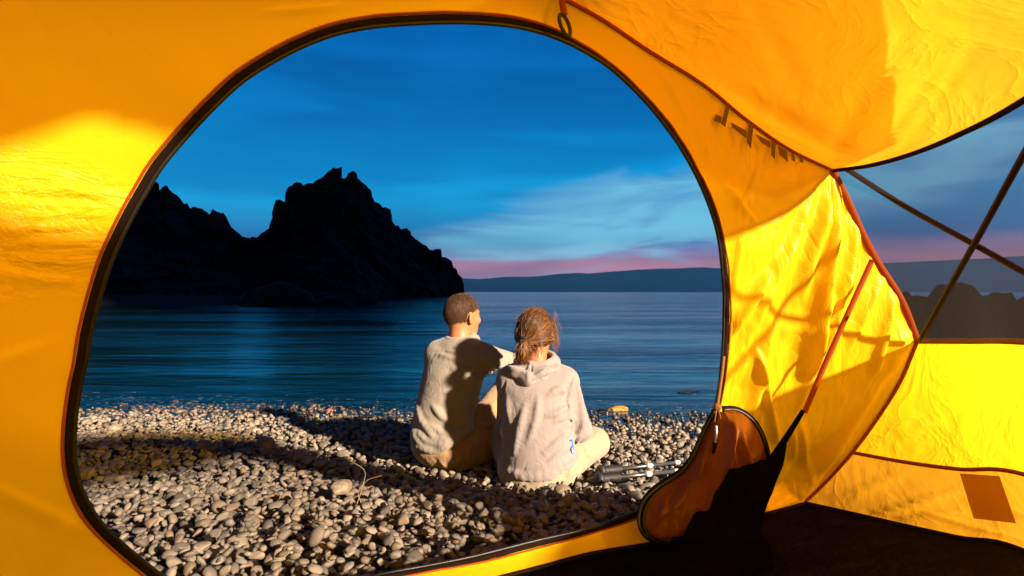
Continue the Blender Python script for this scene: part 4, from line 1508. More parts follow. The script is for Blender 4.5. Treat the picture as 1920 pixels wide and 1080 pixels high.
def with_grooves(fn, segs, k=0.010):
    if not segs:
        return fn

    def f(p):
        d = fn(p)
        m = np.abs(d) < 0.05
        if m.any():
            q = p[m]
            dd = d[m]
            for a, b, ra, rb in segs:
                mid = (a + b) / 2
                rad = np.linalg.norm(a - b) / 2 + 0.05
                w = (np.abs(q - A3(mid)) < rad).all(1)
                if w.any():
                    dd[w] = smax(dd[w], -s_cone(q[w], a, b, ra, rb), k)
            d = d.copy()
            d[m] = dd
        return d
    return f


def rumple(fn, amp, freq, seed, stretch=(1, 1, 1)):
    def f(p):
        d = fn(p)
        m = np.abs(d) < 0.05
        if m.any():
            d = d.copy()
            n1 = fbm(p[m] * np.array(stretch) * freq, 3, seed)
            d[m] += amp * (np.abs(n1) * 2 - 0.4)
        return d
    return f


def build(name, fn, lo, hi, cell, mat, parent, **kw):
    V, F_ = surface_nets(fn, lo, hi, cell)
    o = link(name, make_mesh(name, V, F_, mat), parent, **kw)
    return o


def cloth_mat(name, col, col2, weave=900.0, wr=13.0):
    m, nt, out = new_mat(name)
    b = N(nt, 'ShaderNodeBsdfPrincipled', inputs={'Roughness': 0.9, 'Specular IOR Level': 0.15, 'Sheen Weight': 0.25, 'Sheen Roughness': 0.5})
    geo = N(nt, 'ShaderNodeNewGeometry')
    n0 = N(nt, 'ShaderNodeTexNoise', inputs={'Scale': 160.0, 'Detail': 4.0, 'Roughness': 0.7})
    L(nt, geo.outputs['Position'], n0.inputs[0])
    mr = N(nt, 'ShaderNodeMapRange', inputs={1: 0.3, 2: 0.7})
    L(nt, n0.outputs[0], mr.inputs[0])
    n4 = N(nt, 'ShaderNodeTexNoise', inputs={'Scale': 7.0, 'Detail': 3.0, 'Roughness': 0.6})
    L(nt, geo.outputs['Position'], n4.inputs[0])
    c1 = mixc(nt, math_n(nt, 'MULTIPLY', mr.outputs[0], 0.6), col, col2)
    L(nt, mixc(nt, math_n(nt, 'MULTIPLY', n4.outputs[0], 0.15), c1, col2), b.inputs['Base Color'])
    nw = N(nt, 'ShaderNodeTexNoise', inputs={'Scale': wr, 'Detail': 4.0, 'Roughness': 0.5, 'Distortion': 1.0})
    L(nt, geo.outputs['Position'], nw.inputs[0])
    nf = N(nt, 'ShaderNodeTexNoise', inputs={'Scale': weave, 'Detail': 2.0})
    L(nt, geo.outputs['Position'], nf.inputs[0])
    h = math_n(nt, 'ADD', math_n(nt, 'MULTIPLY', math_n(nt, 'POWER', math_n(nt, 'ABSOLUTE', math_n(nt, 'SUBTRACT', nw.outputs[0], 0.5)), 0.7), 0.009), math_n(nt, 'MULTIPLY', nf.outputs[0], 0.0006))
    bp = N(nt, 'ShaderNodeBump', inputs={'Strength': 0.6, 'Distance': 1.0})
    L(nt, h, bp.inputs['Height'])
    L(nt, bp.outputs[0], b.inputs['Normal'])
    L(nt, b.outputs[0], out.inputs[0])
    return m


def skin_mat():
    m, nt, out = new_mat('skin')
    b = N(nt, 'ShaderNodeBsdfPrincipled', inputs={'Roughness': 0.5, 'Specular IOR Level': 0.35, 'Subsurface Weight': 0.12, 'Subsurface Scale': 0.01})
    geo = N(nt, 'ShaderNodeNewGeometry')
    n0 = N(nt, 'ShaderNodeTexNoise', inputs={'Scale': 45.0, 'Detail': 4.0})
    L(nt, geo.outputs['Position'], n0.inputs[0])
    L(nt, mixc(nt, n0.outputs[0], (0.42, 0.17, 0.075), (0.34, 0.12, 0.05)), b.inputs['Base Color'])
    n1 = N(nt, 'ShaderNodeTexNoise', inputs={'Scale': 400.0, 'Detail': 2.0})
    L(nt, geo.outputs['Position'], n1.inputs[0])
    bp = N(nt, 'ShaderNodeBump', inputs={'Strength': 0.3, 'Distance': 0.001})
    L(nt, n1.outputs[0], bp.inputs['Height'])
    L(nt, bp.outputs[0], b.inputs['Normal'])
    L(nt, b.outputs[0], out.inputs[0])
    return m


def hair_mat(name, c1, c2, scale=(1, 1, 1), freq=260.0, rough=0.45, knot=None):
    m, nt, out = new_mat(name)
    b = N(nt, 'ShaderNodeBsdfPrincipled', inputs={'Roughness': rough, 'Specular IOR Level': 0.3})
    geo = N(nt, 'ShaderNodeNewGeometry')
    mpn = N(nt, 'ShaderNodeMapping', inputs={'Scale': scale})
    L(nt, geo.outputs['Position'], mpn.inputs[0])
    if knot is not None:        # strands run towards the point where the hair is tied
        sb = N(nt, 'ShaderNodeVectorMath', operation='SUBTRACT')
        L(nt, geo.outputs['Position'], sb.inputs[0])
        sb.inputs[1].default_value = tuple(float(x) for x in knot)
        nm = N(nt, 'ShaderNodeVectorMath', operation='NORMALIZE')
        L(nt, sb.outputs[0], nm.inputs[0])
        L(nt, nm.outputs[0], mpn.inputs[0])
    n0 = N(nt, 'ShaderNodeTexNoise', inputs={'Scale': freq, 'Detail': 4.0, 'Roughness': 0.65})
    L(nt, mpn.outputs[0], n0.inputs[0])
    mr = N(nt, 'ShaderNodeMapRange', inputs={1: 0.35, 2: 0.65})
    L(nt, n0.outputs[0], mr.inputs[0])
    L(nt, mixc(nt, mr.outputs[0], c1, c2), b.inputs['Base Color'])
    bp = N(nt, 'ShaderNodeBump', inputs={'Strength': 0.9, 'Distance': 0.003})
    L(nt, n0.outputs[0], bp.inputs['Height'])
    L(nt, bp.outputs[0], b.inputs['Normal'])
    L(nt, b.outputs[0], out.inputs[0])
    return m


M['skin'] = skin_mat()
M['man_top'] = cloth_mat('oatmeal_jersey', (0.265, 0.222, 0.182), (0.215, 0.178, 0.145))
M['woman_top'] = cloth_mat('pinkish_grey_fleece', (0.250, 0.208, 0.200), (0.205, 0.170, 0.164))
M['brown_trousers'] = cloth_mat('tan_brown_cotton', (0.34, 0.205, 0.095), (0.27, 0.158, 0.070), 700, 30)
M['cream_trousers'] = cloth_mat('cream_cotton', (0.31, 0.25, 0.17), (0.26, 0.21, 0.14), 700, 30)
M['shoe'] = principled('dark_shoe', (0.03, 0.025, 0.02), 0.7, bump=(90, 0.3, 0.002))
M['buzz'] = hair_mat('short_brown_hair', (0.014, 0.006, 0.003), (0.085, 0.036, 0.014), freq=170.0, rough=0.6)
M['long_hair'] = hair_mat('chestnut_hair', (0.018, 0.006, 0.0025), (0.22, 0.085, 0.024), freq=16.0, rough=0.42, knot=(0.056, 2.52, 0.66))
M['tail_hair'] = hair_mat('chestnut_tail', (0.018, 0.006, 0.0025), (0.20, 0.075, 0.02), (1, 1, 0.15), 220.0, 0.42)


def strand_mat(name, c1, c2, rough=0.4):
    m, nt, out = new_mat(name)
    b = N(nt, 'ShaderNodeBsdfPrincipled', inputs={'Roughness': rough, 'Specular IOR Level': 0.35})
    at_ = N(nt, 'ShaderNodeAttribute', attribute_name='tone')
    L(nt, mixc(nt, at_.outputs['Fac'], c1, c2), b.inputs['Base Color'])
    L(nt, b.outputs[0], out.inputs[0])
    return m


M['strand_brown'] = strand_mat('chestnut_strands', (0.020, 0.007, 0.003), (0.30, 0.125, 0.036))
M['strand_buzz'] = strand_mat('short_hairs', (0.012, 0.005, 0.0025), (0.17, 0.075, 0.028), 0.5)
M['hairtie'] = principled('black_hair_band', (0.010, 0.008, 0.008), 0.8, bump=(300, 0.4, 0.001))


def head_fn(c, phi, s=1.0, tilt=0.0):
    rt = yawrot(phi)
    c = np.array(c)

    def at(x, y, z):
        return c + s * (rt @ np.array([x, y, z]))

    def f(p):
        d = s_ell(p, at(0, -0.012, 0.022), s * np.array([0.076, 0.098, 0.094]), rt)
        d = smin(d, s_ell(p, at(0, 0.022, -0.045), s * np.array([0.058, 0.070, 0.075]), rt), 0.03 * s)
        d = smin(d, s_ell(p, at(0, 0.045, -0.092), s * np.array([0.030, 0.032, 0.026]), rt), 0.035 * s)     # chin
        d = smin(d, s_cone(p, at(0, 0.086, 0.010), at(0, 0.108, -0.030), 0.010 * s, 0.015 * s), 0.012 * s)    # nose
        d = smin(d, s_ell(p, at(0, 0.078, 0.022), s * np.array([0.045, 0.018, 0.011]), rt), 0.012 * s)        # brow
        for sx in (-1, 1):
            d = smin(d, s_ell(p, at(sx * 0.046, 0.058, -0.022), s * np.array([0.020, 0.022, 0.020]), rt), 0.02 * s)   # cheek
            d = smax(d, -s_ell(p, at(sx * 0.031, 0.094, 0.004), s * np.array([0.017, 0.014, 0.010]), rt), 0.012 * s)  # eye socket
            d = smin(d, s_ell(p, at(sx * 0.031, 0.077, 0.003), s * np.array([0.012, 0.011, 0.010]), rt), 0.003 * s)   # eyeball under the lid
            er = rt @ np.array([[1, 0, 0], [0, math.cos(0.5 * sx), 0], [0, 0, 1.0]])
            e = s_ell(p, at(sx * 0.082, -0.012, -0.012), s * np.array([0.010, 0.019, 0.033]), rt @ np.array([[math.cos(0.45 * sx), -math.sin(0.45 * sx), 0], [math.sin(0.45 * sx), math.cos(0.45 * sx), 0], [0, 0, 1]]))
            e = smax(e, -s_ell(p, at(sx * 0.096, -0.004, -0.008), s * np.array([0.012, 0.012, 0.020]), rt), 0.006 * s)
            d = smin(d, e, 0.008 * s)
        d = smin(d, s_ell(p, at(0, 0.088, -0.058), s * np.array([0.024, 0.010, 0.006]), rt), 0.008 * s)       # lips
        d = smax(d, -s_cone(p, at(-0.022, 0.100, -0.058), at(0.022, 0.100, -0.058), 0.003 * s, 0.003 * s), 0.003 * s)
        return d
    return f, at


def hand_segs(wrist, palm_dir, side, up, s=1.0, curl=0.7):
    """palm + five fingers as cones: list of (a, b, ra, rb)"""
    w, d, sd, u_ = (np.array(x, float) for x in (wrist, palm_dir, side, up))
    d /= np.linalg.norm(d)
    sd -= d * (sd @ d)
    sd /= np.linalg.norm(sd)
    u_ = np.cross(sd, d) if u_ @ np.cross(sd, d) > 0 else -np.cross(sd, d)
    segs = []
    for k in (-1.5, -0.5, 0.5, 1.5):
        segs.append((w, w + s * (0.085 * d + 0.019 * k * sd), 0.020 * s, 0.011 * s))
    for k, ln in ((-1.5, 0.062), (-0.5, 0.075), (0.5, 0.080), (1.5, 0.072)):
        a = w + s * (0.085 * d + 0.020 * k * sd)
        ang_ = 0.35
        for j, fr in enumerate((0.45, 0.32, 0.23)):
            dir_ = math.cos(ang_) * d - math.sin(ang_) * u_
            b = a + s * ln * fr * dir_
            segs.append((a, b, (0.0098 - 0.001 * j) * s, (0.0088 - 0.001 * j) * s))
            a = b
            ang_ += curl * 0.75
    a = w + s * (0.022 * d + 0.020 * sd)
    b = a + s * (0.040 * d + 0.030 * sd - 0.010 * u_)
    c_ = b + s * (0.032 * d + 0.006 * sd - 0.014 * u_)
    segs += [(a, b, 0.013 * s, 0.011 * s), (b, c_, 0.0105 * s, 0.009 * s)]
    return segs


def union_cones(segs, k):
    def f(p):
        d = None
        for a, b, ra, rb in segs:
            e = s_cone(p, a, b, ra, rb)
            d = e if d is None else smin(d, e, k)
        return d
    return f


def local(fn, lo, hi, far=0.2):
    """evaluate fn only inside a box"""
    lo, hi = A3(lo), A3(hi)

    def f(p):
        m = ((p > lo) & (p < hi)).all(1)
        d = np.maximum(np.maximum(lo - p, p - hi).max(1), 0.02) + far * 0
        d = np.full(len(p), far, np.float32)
        if m.any():
            d[m] = fn(p[m])
        return d
    return f


# ======================= the man =======================
MAN_SEAT = -0.02
man = bpy.data.objects.new('person', None)
man.location = (-0.33, 2.80, MAN_SEAT)
C.objects.link(man)
man['label'] = 'short-haired person in oatmeal long-sleeved top and brown trousers sitting on the pebbles, arm reaching right'
man['category'] = 'person'
mphi = 18
mr_ = yawrot(mphi)
m_sh_r = np.array([-0.150, 2.830, 0.545])
m_el_r = np.array([0.075, 2.960, 0.470])
m_ha_r = np.array([0.075, 3.190, 0.440])
m_sh_l = np.array([-0.380, 2.930, 0.540])
m_el_l = np.array([-0.440, 3.170, 0.380])
m_ha_l = np.array([-0.270, 3.310, 0.400])
m_kn_r = np.array([0.020, 3.170, 0.360])
m_ft_r = np.array([0.060, 3.420, 0.000])
m_kn_l = np.array([-0.330, 3.300, 0.330])
m_ft_l = np.array([-0.180, 3.520, -0.010])
m_hip_r = np.array([-0.225, 2.800, 0.095])
m_hip_l = np.array([-0.400, 2.900, 0.095])
m_head, m_at = head_fn((-0.250, 2.935, 0.742), 46, 1.0)

MP = [(0.00, -0.350, 2.820, 0.148, 0.125), (0.08, -0.352, 2.815, 0.160, 0.136), (0.16, -0.350, 2.815, 0.163, 0.132), (0.26, -0.335, 2.820, 0.160, 0.122), (0.38, -0.306, 2.835, 0.166, 0.118),
      (0.47, -0.287, 2.852, 0.168, 0.116), (0.54, -0.274, 2.872, 0.155, 0.102), (0.595, -0.266, 2.892, 0.112, 0.083), (0.64, -0.262, 2.905, 0.076, 0.070)]


def man_trunk(p):
    return s_trunk(p, MP, mphi, 0.045, 0.638, 0.03)


def man_top0(p):
    d = man_trunk(p)
    d = smin(d, s_ell(p, m_sh_r + np.array([-0.01, 0.01, -0.01]), (0.075, 0.070, 0.062)), 0.06)
    d = smin(d, s_ell(p, m_sh_l, (0.070, 0.070, 0.062)), 0.06)
    d = smin(d, s_cone(p, m_sh_r, m_el_r, 0.064, 0.052), 0.045)
    d = smin(d, s_cone(p, m_el_r, m_ha_r, 0.052, 0.036), 0.02)
    d = smin(d, s_cone(p, m_sh_l, m_el_l, 0.062, 0.050), 0.04)
    d = smin(d, s_cone(p, m_el_l, m_ha_l, 0.050, 0.036), 0.02)
    # slack of the jersey over the belt, on the right hip
    d = smin(d, s_cone(p, (-0.205, 2.715, 0.185), (-0.290, 2.690, 0.120), 0.030, 0.040), 0.05)
    # hem: higher on the right hip, lower at the back
    hem = 0.060 + np.clip((p[:, 0] + 0.40) * 0.55, 0, 0.13) + np.clip((p[:, 1] - 2.80) * 0.5, 0, 0.10)
    d = smax(d, hem - p[:, 2], 0.012)
    # neck hole
    d = smax(d, -s_cone(p, (-0.262, 2.905, 0.60), (-0.255, 2.922, 0.72), 0.058, 0.066), 0.01)
    return d


ring_c = np.array([-0.260, 2.908, 0.636])


def ring_fn(c, rx, ry, rt, tube_r, tiltx=0.0, tilty=0.0):
    def f(p):
        q = (p - A3(c)) @ A3(rt)
        zz_ = q[:, 2] - tiltx * q[:, 0] - tilty * q[:, 1]
        a = np.sqrt((q[:, 0] / rx) ** 2 + (q[:, 1] / ry) ** 2)
        rad = (a - 1) * min(rx, ry)
        return np.sqrt(rad ** 2 + zz_ ** 2) - tube_r
    return f


man_collar = ring_fn(ring_c, 0.068, 0.066, mr_, 0.013, 0.0, 0.25)
man_yoke = ring_fn(ring_c + np.array([0, -0.004, -0.022]), 0.088, 0.082, mr_, 0.014, 0.0, 0.30)


def man_top1(p):
    d = man_top0(p)
    d = smin(d, man_yoke(p), 0.018)
    return smin(d, man_collar(p), 0.008)


fold_man = [([(886, 812), (862, 826), (832, 824), (806, 806)], 0.011, 0.004), ([(884, 822), (850, 838), (815, 832), (792, 806)], 0.010, 0.004), ([(872, 834), (835, 846), (800, 838), (778, 818)], 0.010, 0.004),
            ([(855, 846), (815, 856), (782, 848), (768, 838)], 0.010, 0.003), ([(812, 770), (830, 790), (850, 800)], 0.009, 0.004), ([(880, 740), (868, 770), (880, 800)], 0.009, 0.004),
            ([(905, 716), (880, 712), (850, 700)], 0.008, 0.003), ([(900, 724), (876, 726), (846, 718)], 0.008, 0.003), ([(896, 700), (872, 698), (848, 694)], 0.007, 0.003), ([(894, 734), (872, 742), (852, 742)], 0.007, 0.003),
            ([(905, 668), (930, 686), (952, 694)], 0.008, 0.003), ([(908, 706), (928, 704), (948, 700)], 0.009, 0.003), ([(840, 662), (862, 668), (886, 666)], 0.007, 0.003), ([(820, 668), (850, 676), (890, 676)], 0.006, 0.003),
            ([(780, 770), (790, 800), (812, 820)], 0.008, 0.004), ([(769, 806), (780, 834), (800, 850)], 0.008, 0.004)]
groove_man = [([(900, 656), (896, 680), (892, 704), (896, 722)], 0.004, 0.0)]
man_f = with_ridges(man_top1, ridges(man_top1, fold_man, 2.45, 3.1), 0.016)
man_f = with_grooves(man_f, ridges(man_top1, groove_man, 2.45, 3.1), 0.006)
man_f = rumple(man_f, 0.0018, 6.0, 301, (1, 1, 1.6))
build('jersey', man_f, (-0.56, 2.58, 0.0), (0.18, 3.44, 0.69), 0.0055, M['man_top'], man)


def man_tr0(p):
    d = s_ell(p, (-0.338, 2.812, 0.085), (0.172, 0.142, 0.118), mr_)
    d = smin(d, s_cone(p, m_hip_r, m_kn_r, 0.096, 0.072), 0.05)
    d = smin(d, s_cone(p, m_kn_r, m_ft_r + np.array([0, 0, 0.06]), 0.070, 0.056), 0.03)
    d = smin(d, s_cone(p, m_hip_l, m_kn_l, 0.096, 0.072), 0.05)
    d = smin(d, s_cone(p, m_kn_l, m_ft_l + np.array([0, 0, 0.06]), 0.070, 0.056), 0.03)
    d = smin(d, s_cone(p, (-0.26, 2.74, 0.06), (-0.15, 2.86, 0.07), 0.075, 0.085), 0.06)      # seat of the trousers spreading
    return smax(d, -0.035 - p[:, 2], 0.02)


fold_mt = [([(905, 800), (925, 806), (932, 820)], 0.009, 0.003), ([(900, 810), (918, 822), (928, 838)], 0.009, 0.003), ([(912, 790), (930, 796)], 0.008, 0.003), ([(895, 822), (910, 838), (920, 850)], 0.008, 0.003),
           ([(862, 848), (845, 868), (826, 874)], 0.008, 0.003), ([(872, 846), (862, 870), (845, 892)], 0.008, 0.003), ([(884, 836), (880, 862), (872, 880)], 0.008, 0.003), ([(855, 852), (832, 864), (806, 868)], 0.006, 0.003),
           ([(826, 874), (838, 886), (846, 898)], 0.005, 0.002), ([(905, 780), (922, 770), (934, 760)], 0.008, 0.003)]
mtf = rumple(with_ridges(man_tr0, ridges(man_tr0, fold_mt, 2.45, 3.2), 0.014), 0.0035, 14.0, 302)
build('trousers', mtf, (-0.56, 2.62, -0.06), (0.20, 3.60, 0.47), 0.0065, M['brown_trousers'], man)


def man_body(p):
    d = m_head(p)
    neck = s_cone(p, (-0.268, 2.900, 0.54), m_at(0, -0.022, -0.030), 0.062, 0.054)
    d = smin(d, neck, 0.03)
    core = s_cone(p, (-0.33, 2.84, 0.10), (-0.27, 2.89, 0.52), 0.07, 0.07)
    core = smin(core, s_cone(p, (-0.27, 2.885, 0.52), m_sh_r, 0.05, 0.04), 0.03)
    core = smin(core, s_cone(p, (-0.27, 2.885, 0.52), m_sh_l, 0.05, 0.04), 0.03)
    for a, b, c_ in ((m_sh_r, m_el_r, m_ha_r), (m_sh_l, m_el_l, m_ha_l)):
        core = smin(core, s_cone(p, a, b, 0.042, 0.036), 0.02)
        core = smin(core, s_cone(p, b, c_ + (c_ - b) * 0.18, 0.036, 0.024), 0.02)
    for a, b, c_ in ((m_hip_r, m_kn_r, m_ft_r), (m_hip_l, m_kn_l, m_ft_l)):
        core = smin(core, s_cone(p, a, b, 0.065, 0.05), 0.03)
        core = smin(core, s_cone(p, b, c_ + np.array([0, 0, 0.04]), 0.046, 0.032), 0.02)
    d = smin(d, core, 0.03)
    for w, b in ((m_ha_r, m_el_r), (m_ha_l, m_el_l)):
        dr = (w - b) / np.linalg.norm(w - b)
        ww = w + dr * 0.045
        hf = local(union_cones(hand_segs(ww, dr, np.cross(dr, [0, 0, 1]) * (1 if w is m_ha_l else -1), (0, 0, 1)), 0.006), ww - 0.2, ww + 0.2)
        d = smin(d, hf(p), 0.010)
    return d


build('body', man_body, (-0.50, 2.74, 0.02), (0.20, 3.60, 0.87), 0.0062, M['skin'], man, label='bare neck, ear and face with a short haircut')


def man_hair(p):
    d = m_head(p) - 0.0035
    q = (p - A3(m_at(0, 0, 0))) @ A3(yawrot(46))
    # hairline: across the nape, up behind the ears, over the temples to the brow
    line = np.where(q[:, 1] < -0.02, -0.072 + (q[:, 1] + 0.1) * 0.15, np.where(q[:, 1] < 0.02, -0.02 + (q[:, 1] + 0.02) * 1.2, 0.028 + (q[:, 1] - 0.02) * 0.55))
    d = smax(d, line - q[:, 2], 0.008)
    ear = np.minimum(s_ell(p, m_at(0.086, -0.008, -0.012), (0.022, 0.026, 0.038), yawrot(46)), s_ell(p, m_at(-0.086, -0.008, -0.012), (0.022, 0.026, 0.038), yawrot(46)))
    d = smax(d, -ear, 0.006)
    return d + 0.0016 * vnoise(p * 160, 5)


build('hair', man_hair, (-0.37, 2.80, 0.60), (-0.12, 3.07, 0.875), 0.0042, M['buzz'], man)
for ft, dr in ((m_ft_r, np.array([0.25, 0.95, 0])), (m_ft_l, np.array([0.35, 0.9, 0]))):
    def shoe_fn(p, ft=ft, dr=dr):
        d = s_cone(p, ft + np.array([0, 0, 0.045]), ft + dr * 0.17 + np.array([0, 0, 0.022]), 0.048, 0.036)
        d = smin(d, s_cone(p, ft + np.array([0, 0, 0.09]), ft + np.array([0, 0, 0.04]), 0.045, 0.045), 0.02)
        return smax(d, -0.015 - p[:, 2], 0.006)
    build('shoe', shoe_fn, ft + np.array([-0.15, -0.12, -0.06]), ft + np.array([0.2, 0.28, 0.17]), 0.008, M['shoe'], man)

# ======================= the woman =======================
wom = bpy.data.objects.new('person', None)
wom.location = (0.115, 2.55, -0.02)
C.objects.link(wom)
wom['label'] = 'person with a low ponytail in a pale hooded fleece sitting cross-legged beside the trekking poles'
wom['category'] = 'person'
wphi = 6
wr_ = yawrot(wphi)
w_sh_r = np.array([0.238, 2.570, 0.470])
w_el_r = np.array([0.315, 2.610, 0.235])
w_ha_r = np.array([0.215, 2.830, 0.175])
w_sh_l = np.array([-0.010, 2.600, 0.470])
w_el_l = np.array([-0.028, 2.680, 0.240])
w_ha_l = np.array([0.080, 2.880, 0.180])
w_hip_r = np.array([0.205, 2.590, 0.070])
w_hip_l = np.array([0.030, 2.600, 0.070])
w_kn_r = np.array([0.405, 2.790, 0.130])
w_ft_r = np.array([0.060, 2.980, 0.030])
w_kn_l = np.array([-0.060, 2.960, 0.120])
w_ft_l = np.array([0.240, 3.030, 0.030])
HW = (0.112, 2.640, 0.676)
HPHI = 24
w_head, w_at = head_fn(HW, HPHI, 0.94)

WP = [(0.00, 0.122, 2.548, 0.160, 0.120), (0.07, 0.120, 2.548, 0.172, 0.132), (0.15, 0.118, 2.548, 0.170, 0.128), (0.24, 0.114, 2.550, 0.160, 0.116), (0.34, 0.112, 2.555, 0.160, 0.112),
      (0.42, 0.112, 2.570, 0.165, 0.110), (0.48, 0.113, 2.585, 0.152, 0.098), (0.53, 0.114, 2.600, 0.110, 0.082), (0.57, 0.115, 2.608, 0.075, 0.068)]


def wom_top0(p):
    d = s_trunk(p, WP, wphi, 0.035, 0.565, 0.03)
    d = smin(d, s_ell(p, w_sh_r, (0.062, 0.066, 0.056)), 0.06)
    d = smin(d, s_ell(p, w_sh_l, (0.058, 0.066, 0.056)), 0.06)
    d = smin(d, s_cone(p, w_sh_r, w_el_r, 0.056, 0.052), 0.022)
    d = smin(d, s_cone(p, w_el_r, w_ha_r, 0.052, 0.036), 0.02)
    d = smin(d, s_cone(p, w_sh_l, w_el_l, 0.056, 0.046), 0.022)
    d = smin(d, s_cone(p, w_el_l, w_ha_l, 0.046, 0.036), 0.02)
    hem = 0.050 + np.clip((p[:, 1] - 2.52) * 0.5, 0, 0.08) + np.clip((p[:, 0] - 0.20) * 0.35, 0, 0.05)
    d = smax(d, hem - p[:, 2], 0.010)
    d = smax(d, -s_cone(p, (0.115, 2.60, 0.52), (0.112, 2.63, 0.64), 0.054, 0.062), 0.01)
    return d


fold_w = [([(1072, 800), (1050, 826), (1022, 850)], 0.010, 0.003), ([(1078, 818), (1056, 842), (1030, 866)], 0.009, 0.003), ([(1076, 786), (1052, 806)], 0.008, 0.003), ([(1066, 762), (1042, 776), (1026, 780)], 0.008, 0.003),
          ([(1064, 778), (1040, 790)], 0.007, 0.003), ([(944, 750), (940, 790), (946, 830)], 0.009, 0.003), ([(952, 745), (956, 790)], 0.007, 0.003), ([(948, 890), (985, 898), (1030, 896), (1072, 872)], 0.007, 0.002),
          ([(942, 878), (980, 892), (1030, 886), (1080, 852)], 0.009, 0.003), ([(985, 760), (975, 800), (965, 850)], 0.008, 0.004), ([(1010, 745), (1005, 790), (990, 830)], 0.007, 0.004), 
          ([(1030, 740), (1050, 730), (1066, 738)], 0.008, 0.003), ([(1060, 860), (1030, 876), (990, 880)], 0.007, 0.003), ([(1082, 720), (1092, 770), (1094, 810)], 0.008, 0.003), ([(1100, 780), (1092, 806), (1078, 826)], 0.008, 0.003), ([(1088, 812), (1080, 836)], 0.008, 0.003)]
groove_w = [([(1074, 708), (1066, 730), (1062, 750), (1066, 780), (1072, 815)], 0.007, 0.0), ([(946, 716), (940, 745), (938, 780)], 0.005, 0.0), ([(938, 882), (975, 902), (1030, 900), (1080, 872)], 0.0035, 0.0)]
wf = with_ridges(wom_top0, ridges(wom_top0, fold_w, 2.25, 2.9), 0.015)
wf = with_grooves(wf, ridges(wom_top0, groove_w, 2.25, 2.9), 0.006)
wf = rumple(wf, 0.0018, 6.0, 311, (1, 1, 1.5))
build('hooded_fleece', wf, (-0.12, 2.34, 0.0), (0.42, 2.96, 0.60), 0.0052, M['woman_top'], wom)

# hood lying on the back, drawn to a point
hb = [hit(wom_top0, x, y, 2.25, 2.9) for x, y in ((950, 690), (966, 703), (990, 716), (1016, 707), (1046, 694))]
hood_ring = ring_fn((0.114, 2.606, 0.548), 0.088, 0.080, wr_, 0.019, 0.0, 0.28)
hood_lip = ring_fn((0.114, 2.598, 0.572), 0.078, 0.072, wr_, 0.012, 0.0, 0.30)


def hood0(p):
    d = hood_ring(p)
    d = smin(d, hood_lip(p), 0.012)
    for a, b, ra, rb in ((hb[0], hb[1], 0.015, 0.022), (hb[1], hb[2], 0.022, 0.024), (hb[2], hb[3], 0.024, 0.021), (hb[3], hb[4], 0.021, 0.014)):
        d = smin(d, s_cone(p, a + np.array([0, 0.004, 0.008]), b + np.array([0, 0.004, 0.008]), ra, rb), 0.03)
    return d


hf_ = with_ridges(hood0, ridges(hood0, [([(955, 690), (980, 698), (1000, 708)], 0.007, 0.002), ([(1048, 692), (1018, 698), (996, 712)], 0.008, 0.002), ([(994, 682), (992, 702), (990, 716)], 0.006, 0.002), ([(965, 684), (985, 690)], 0.005, 0.002)], 2.25, 2.9), 0.010)
hf_ = with_grooves(hf_, ridges(hood0, [([(1000, 716), (1022, 709), (1046, 698)], 0.006, 0.0), ([(996, 684), (995, 700), (991, 710)], 0.0035, 0.0), ([(952, 680), (985, 683), (1030, 683), (1058, 688)], 0.0025, 0.0)], 2.25, 2.9), 0.005)
build('hood', rumple(hf_, 0.002, 16.0, 315), (-0.02, 2.38, 0.44), (0.25, 2.74, 0.62), 0.0045, M['woman_top'], wom)


def wom_tr0(p):
    d = s_ell(p, (0.120, 2.552, 0.070), (0.180, 0.138, 0.108), wr_)
    d = smin(d, s_cone(p, w_hip_r, w_kn_r, 0.090, 0.070), 0.045)
    d = smin(d, s_cone(p, w_kn_r, w_ft_r + np.array([0, 0, 0.03]), 0.068, 0.050), 0.03)
    d = smin(d, s_cone(p, w_hip_l, w_kn_l, 0.090, 0.070), 0.045)
    d = smin(d, s_cone(p, w_kn_l, w_ft_l + np.array([0, 0, 0.03]), 0.068, 0.050), 0.03)
    return smax(d, -0.035 - p[:, 2], 0.02)


fold_wt = [([(1072, 880), (1082, 862), (1084, 850)], 0.008, 0.003), ([(1082, 890), (1092, 872), (1090, 858)], 0.007, 0.003), ([(1064, 896), (1075, 874)], 0.007, 0.003), ([(1094, 880), (1100, 866)], 0.006, 0.002), ([(1096, 846), (1104, 856)], 0.005, 0.002), ([(960, 908), (1000, 916), (1060, 900)], 0.005, 0.002)]
build('trousers', rumple(with_ridges(wom_tr0, ridges(wom_tr0, fold_wt, 2.25, 3.0), 0.012), 0.0025, 14.0, 312), (-0.19, 2.38, -0.06), (0.52, 3.16, 0.24), 0.0062, M['cream_trousers'], wom)


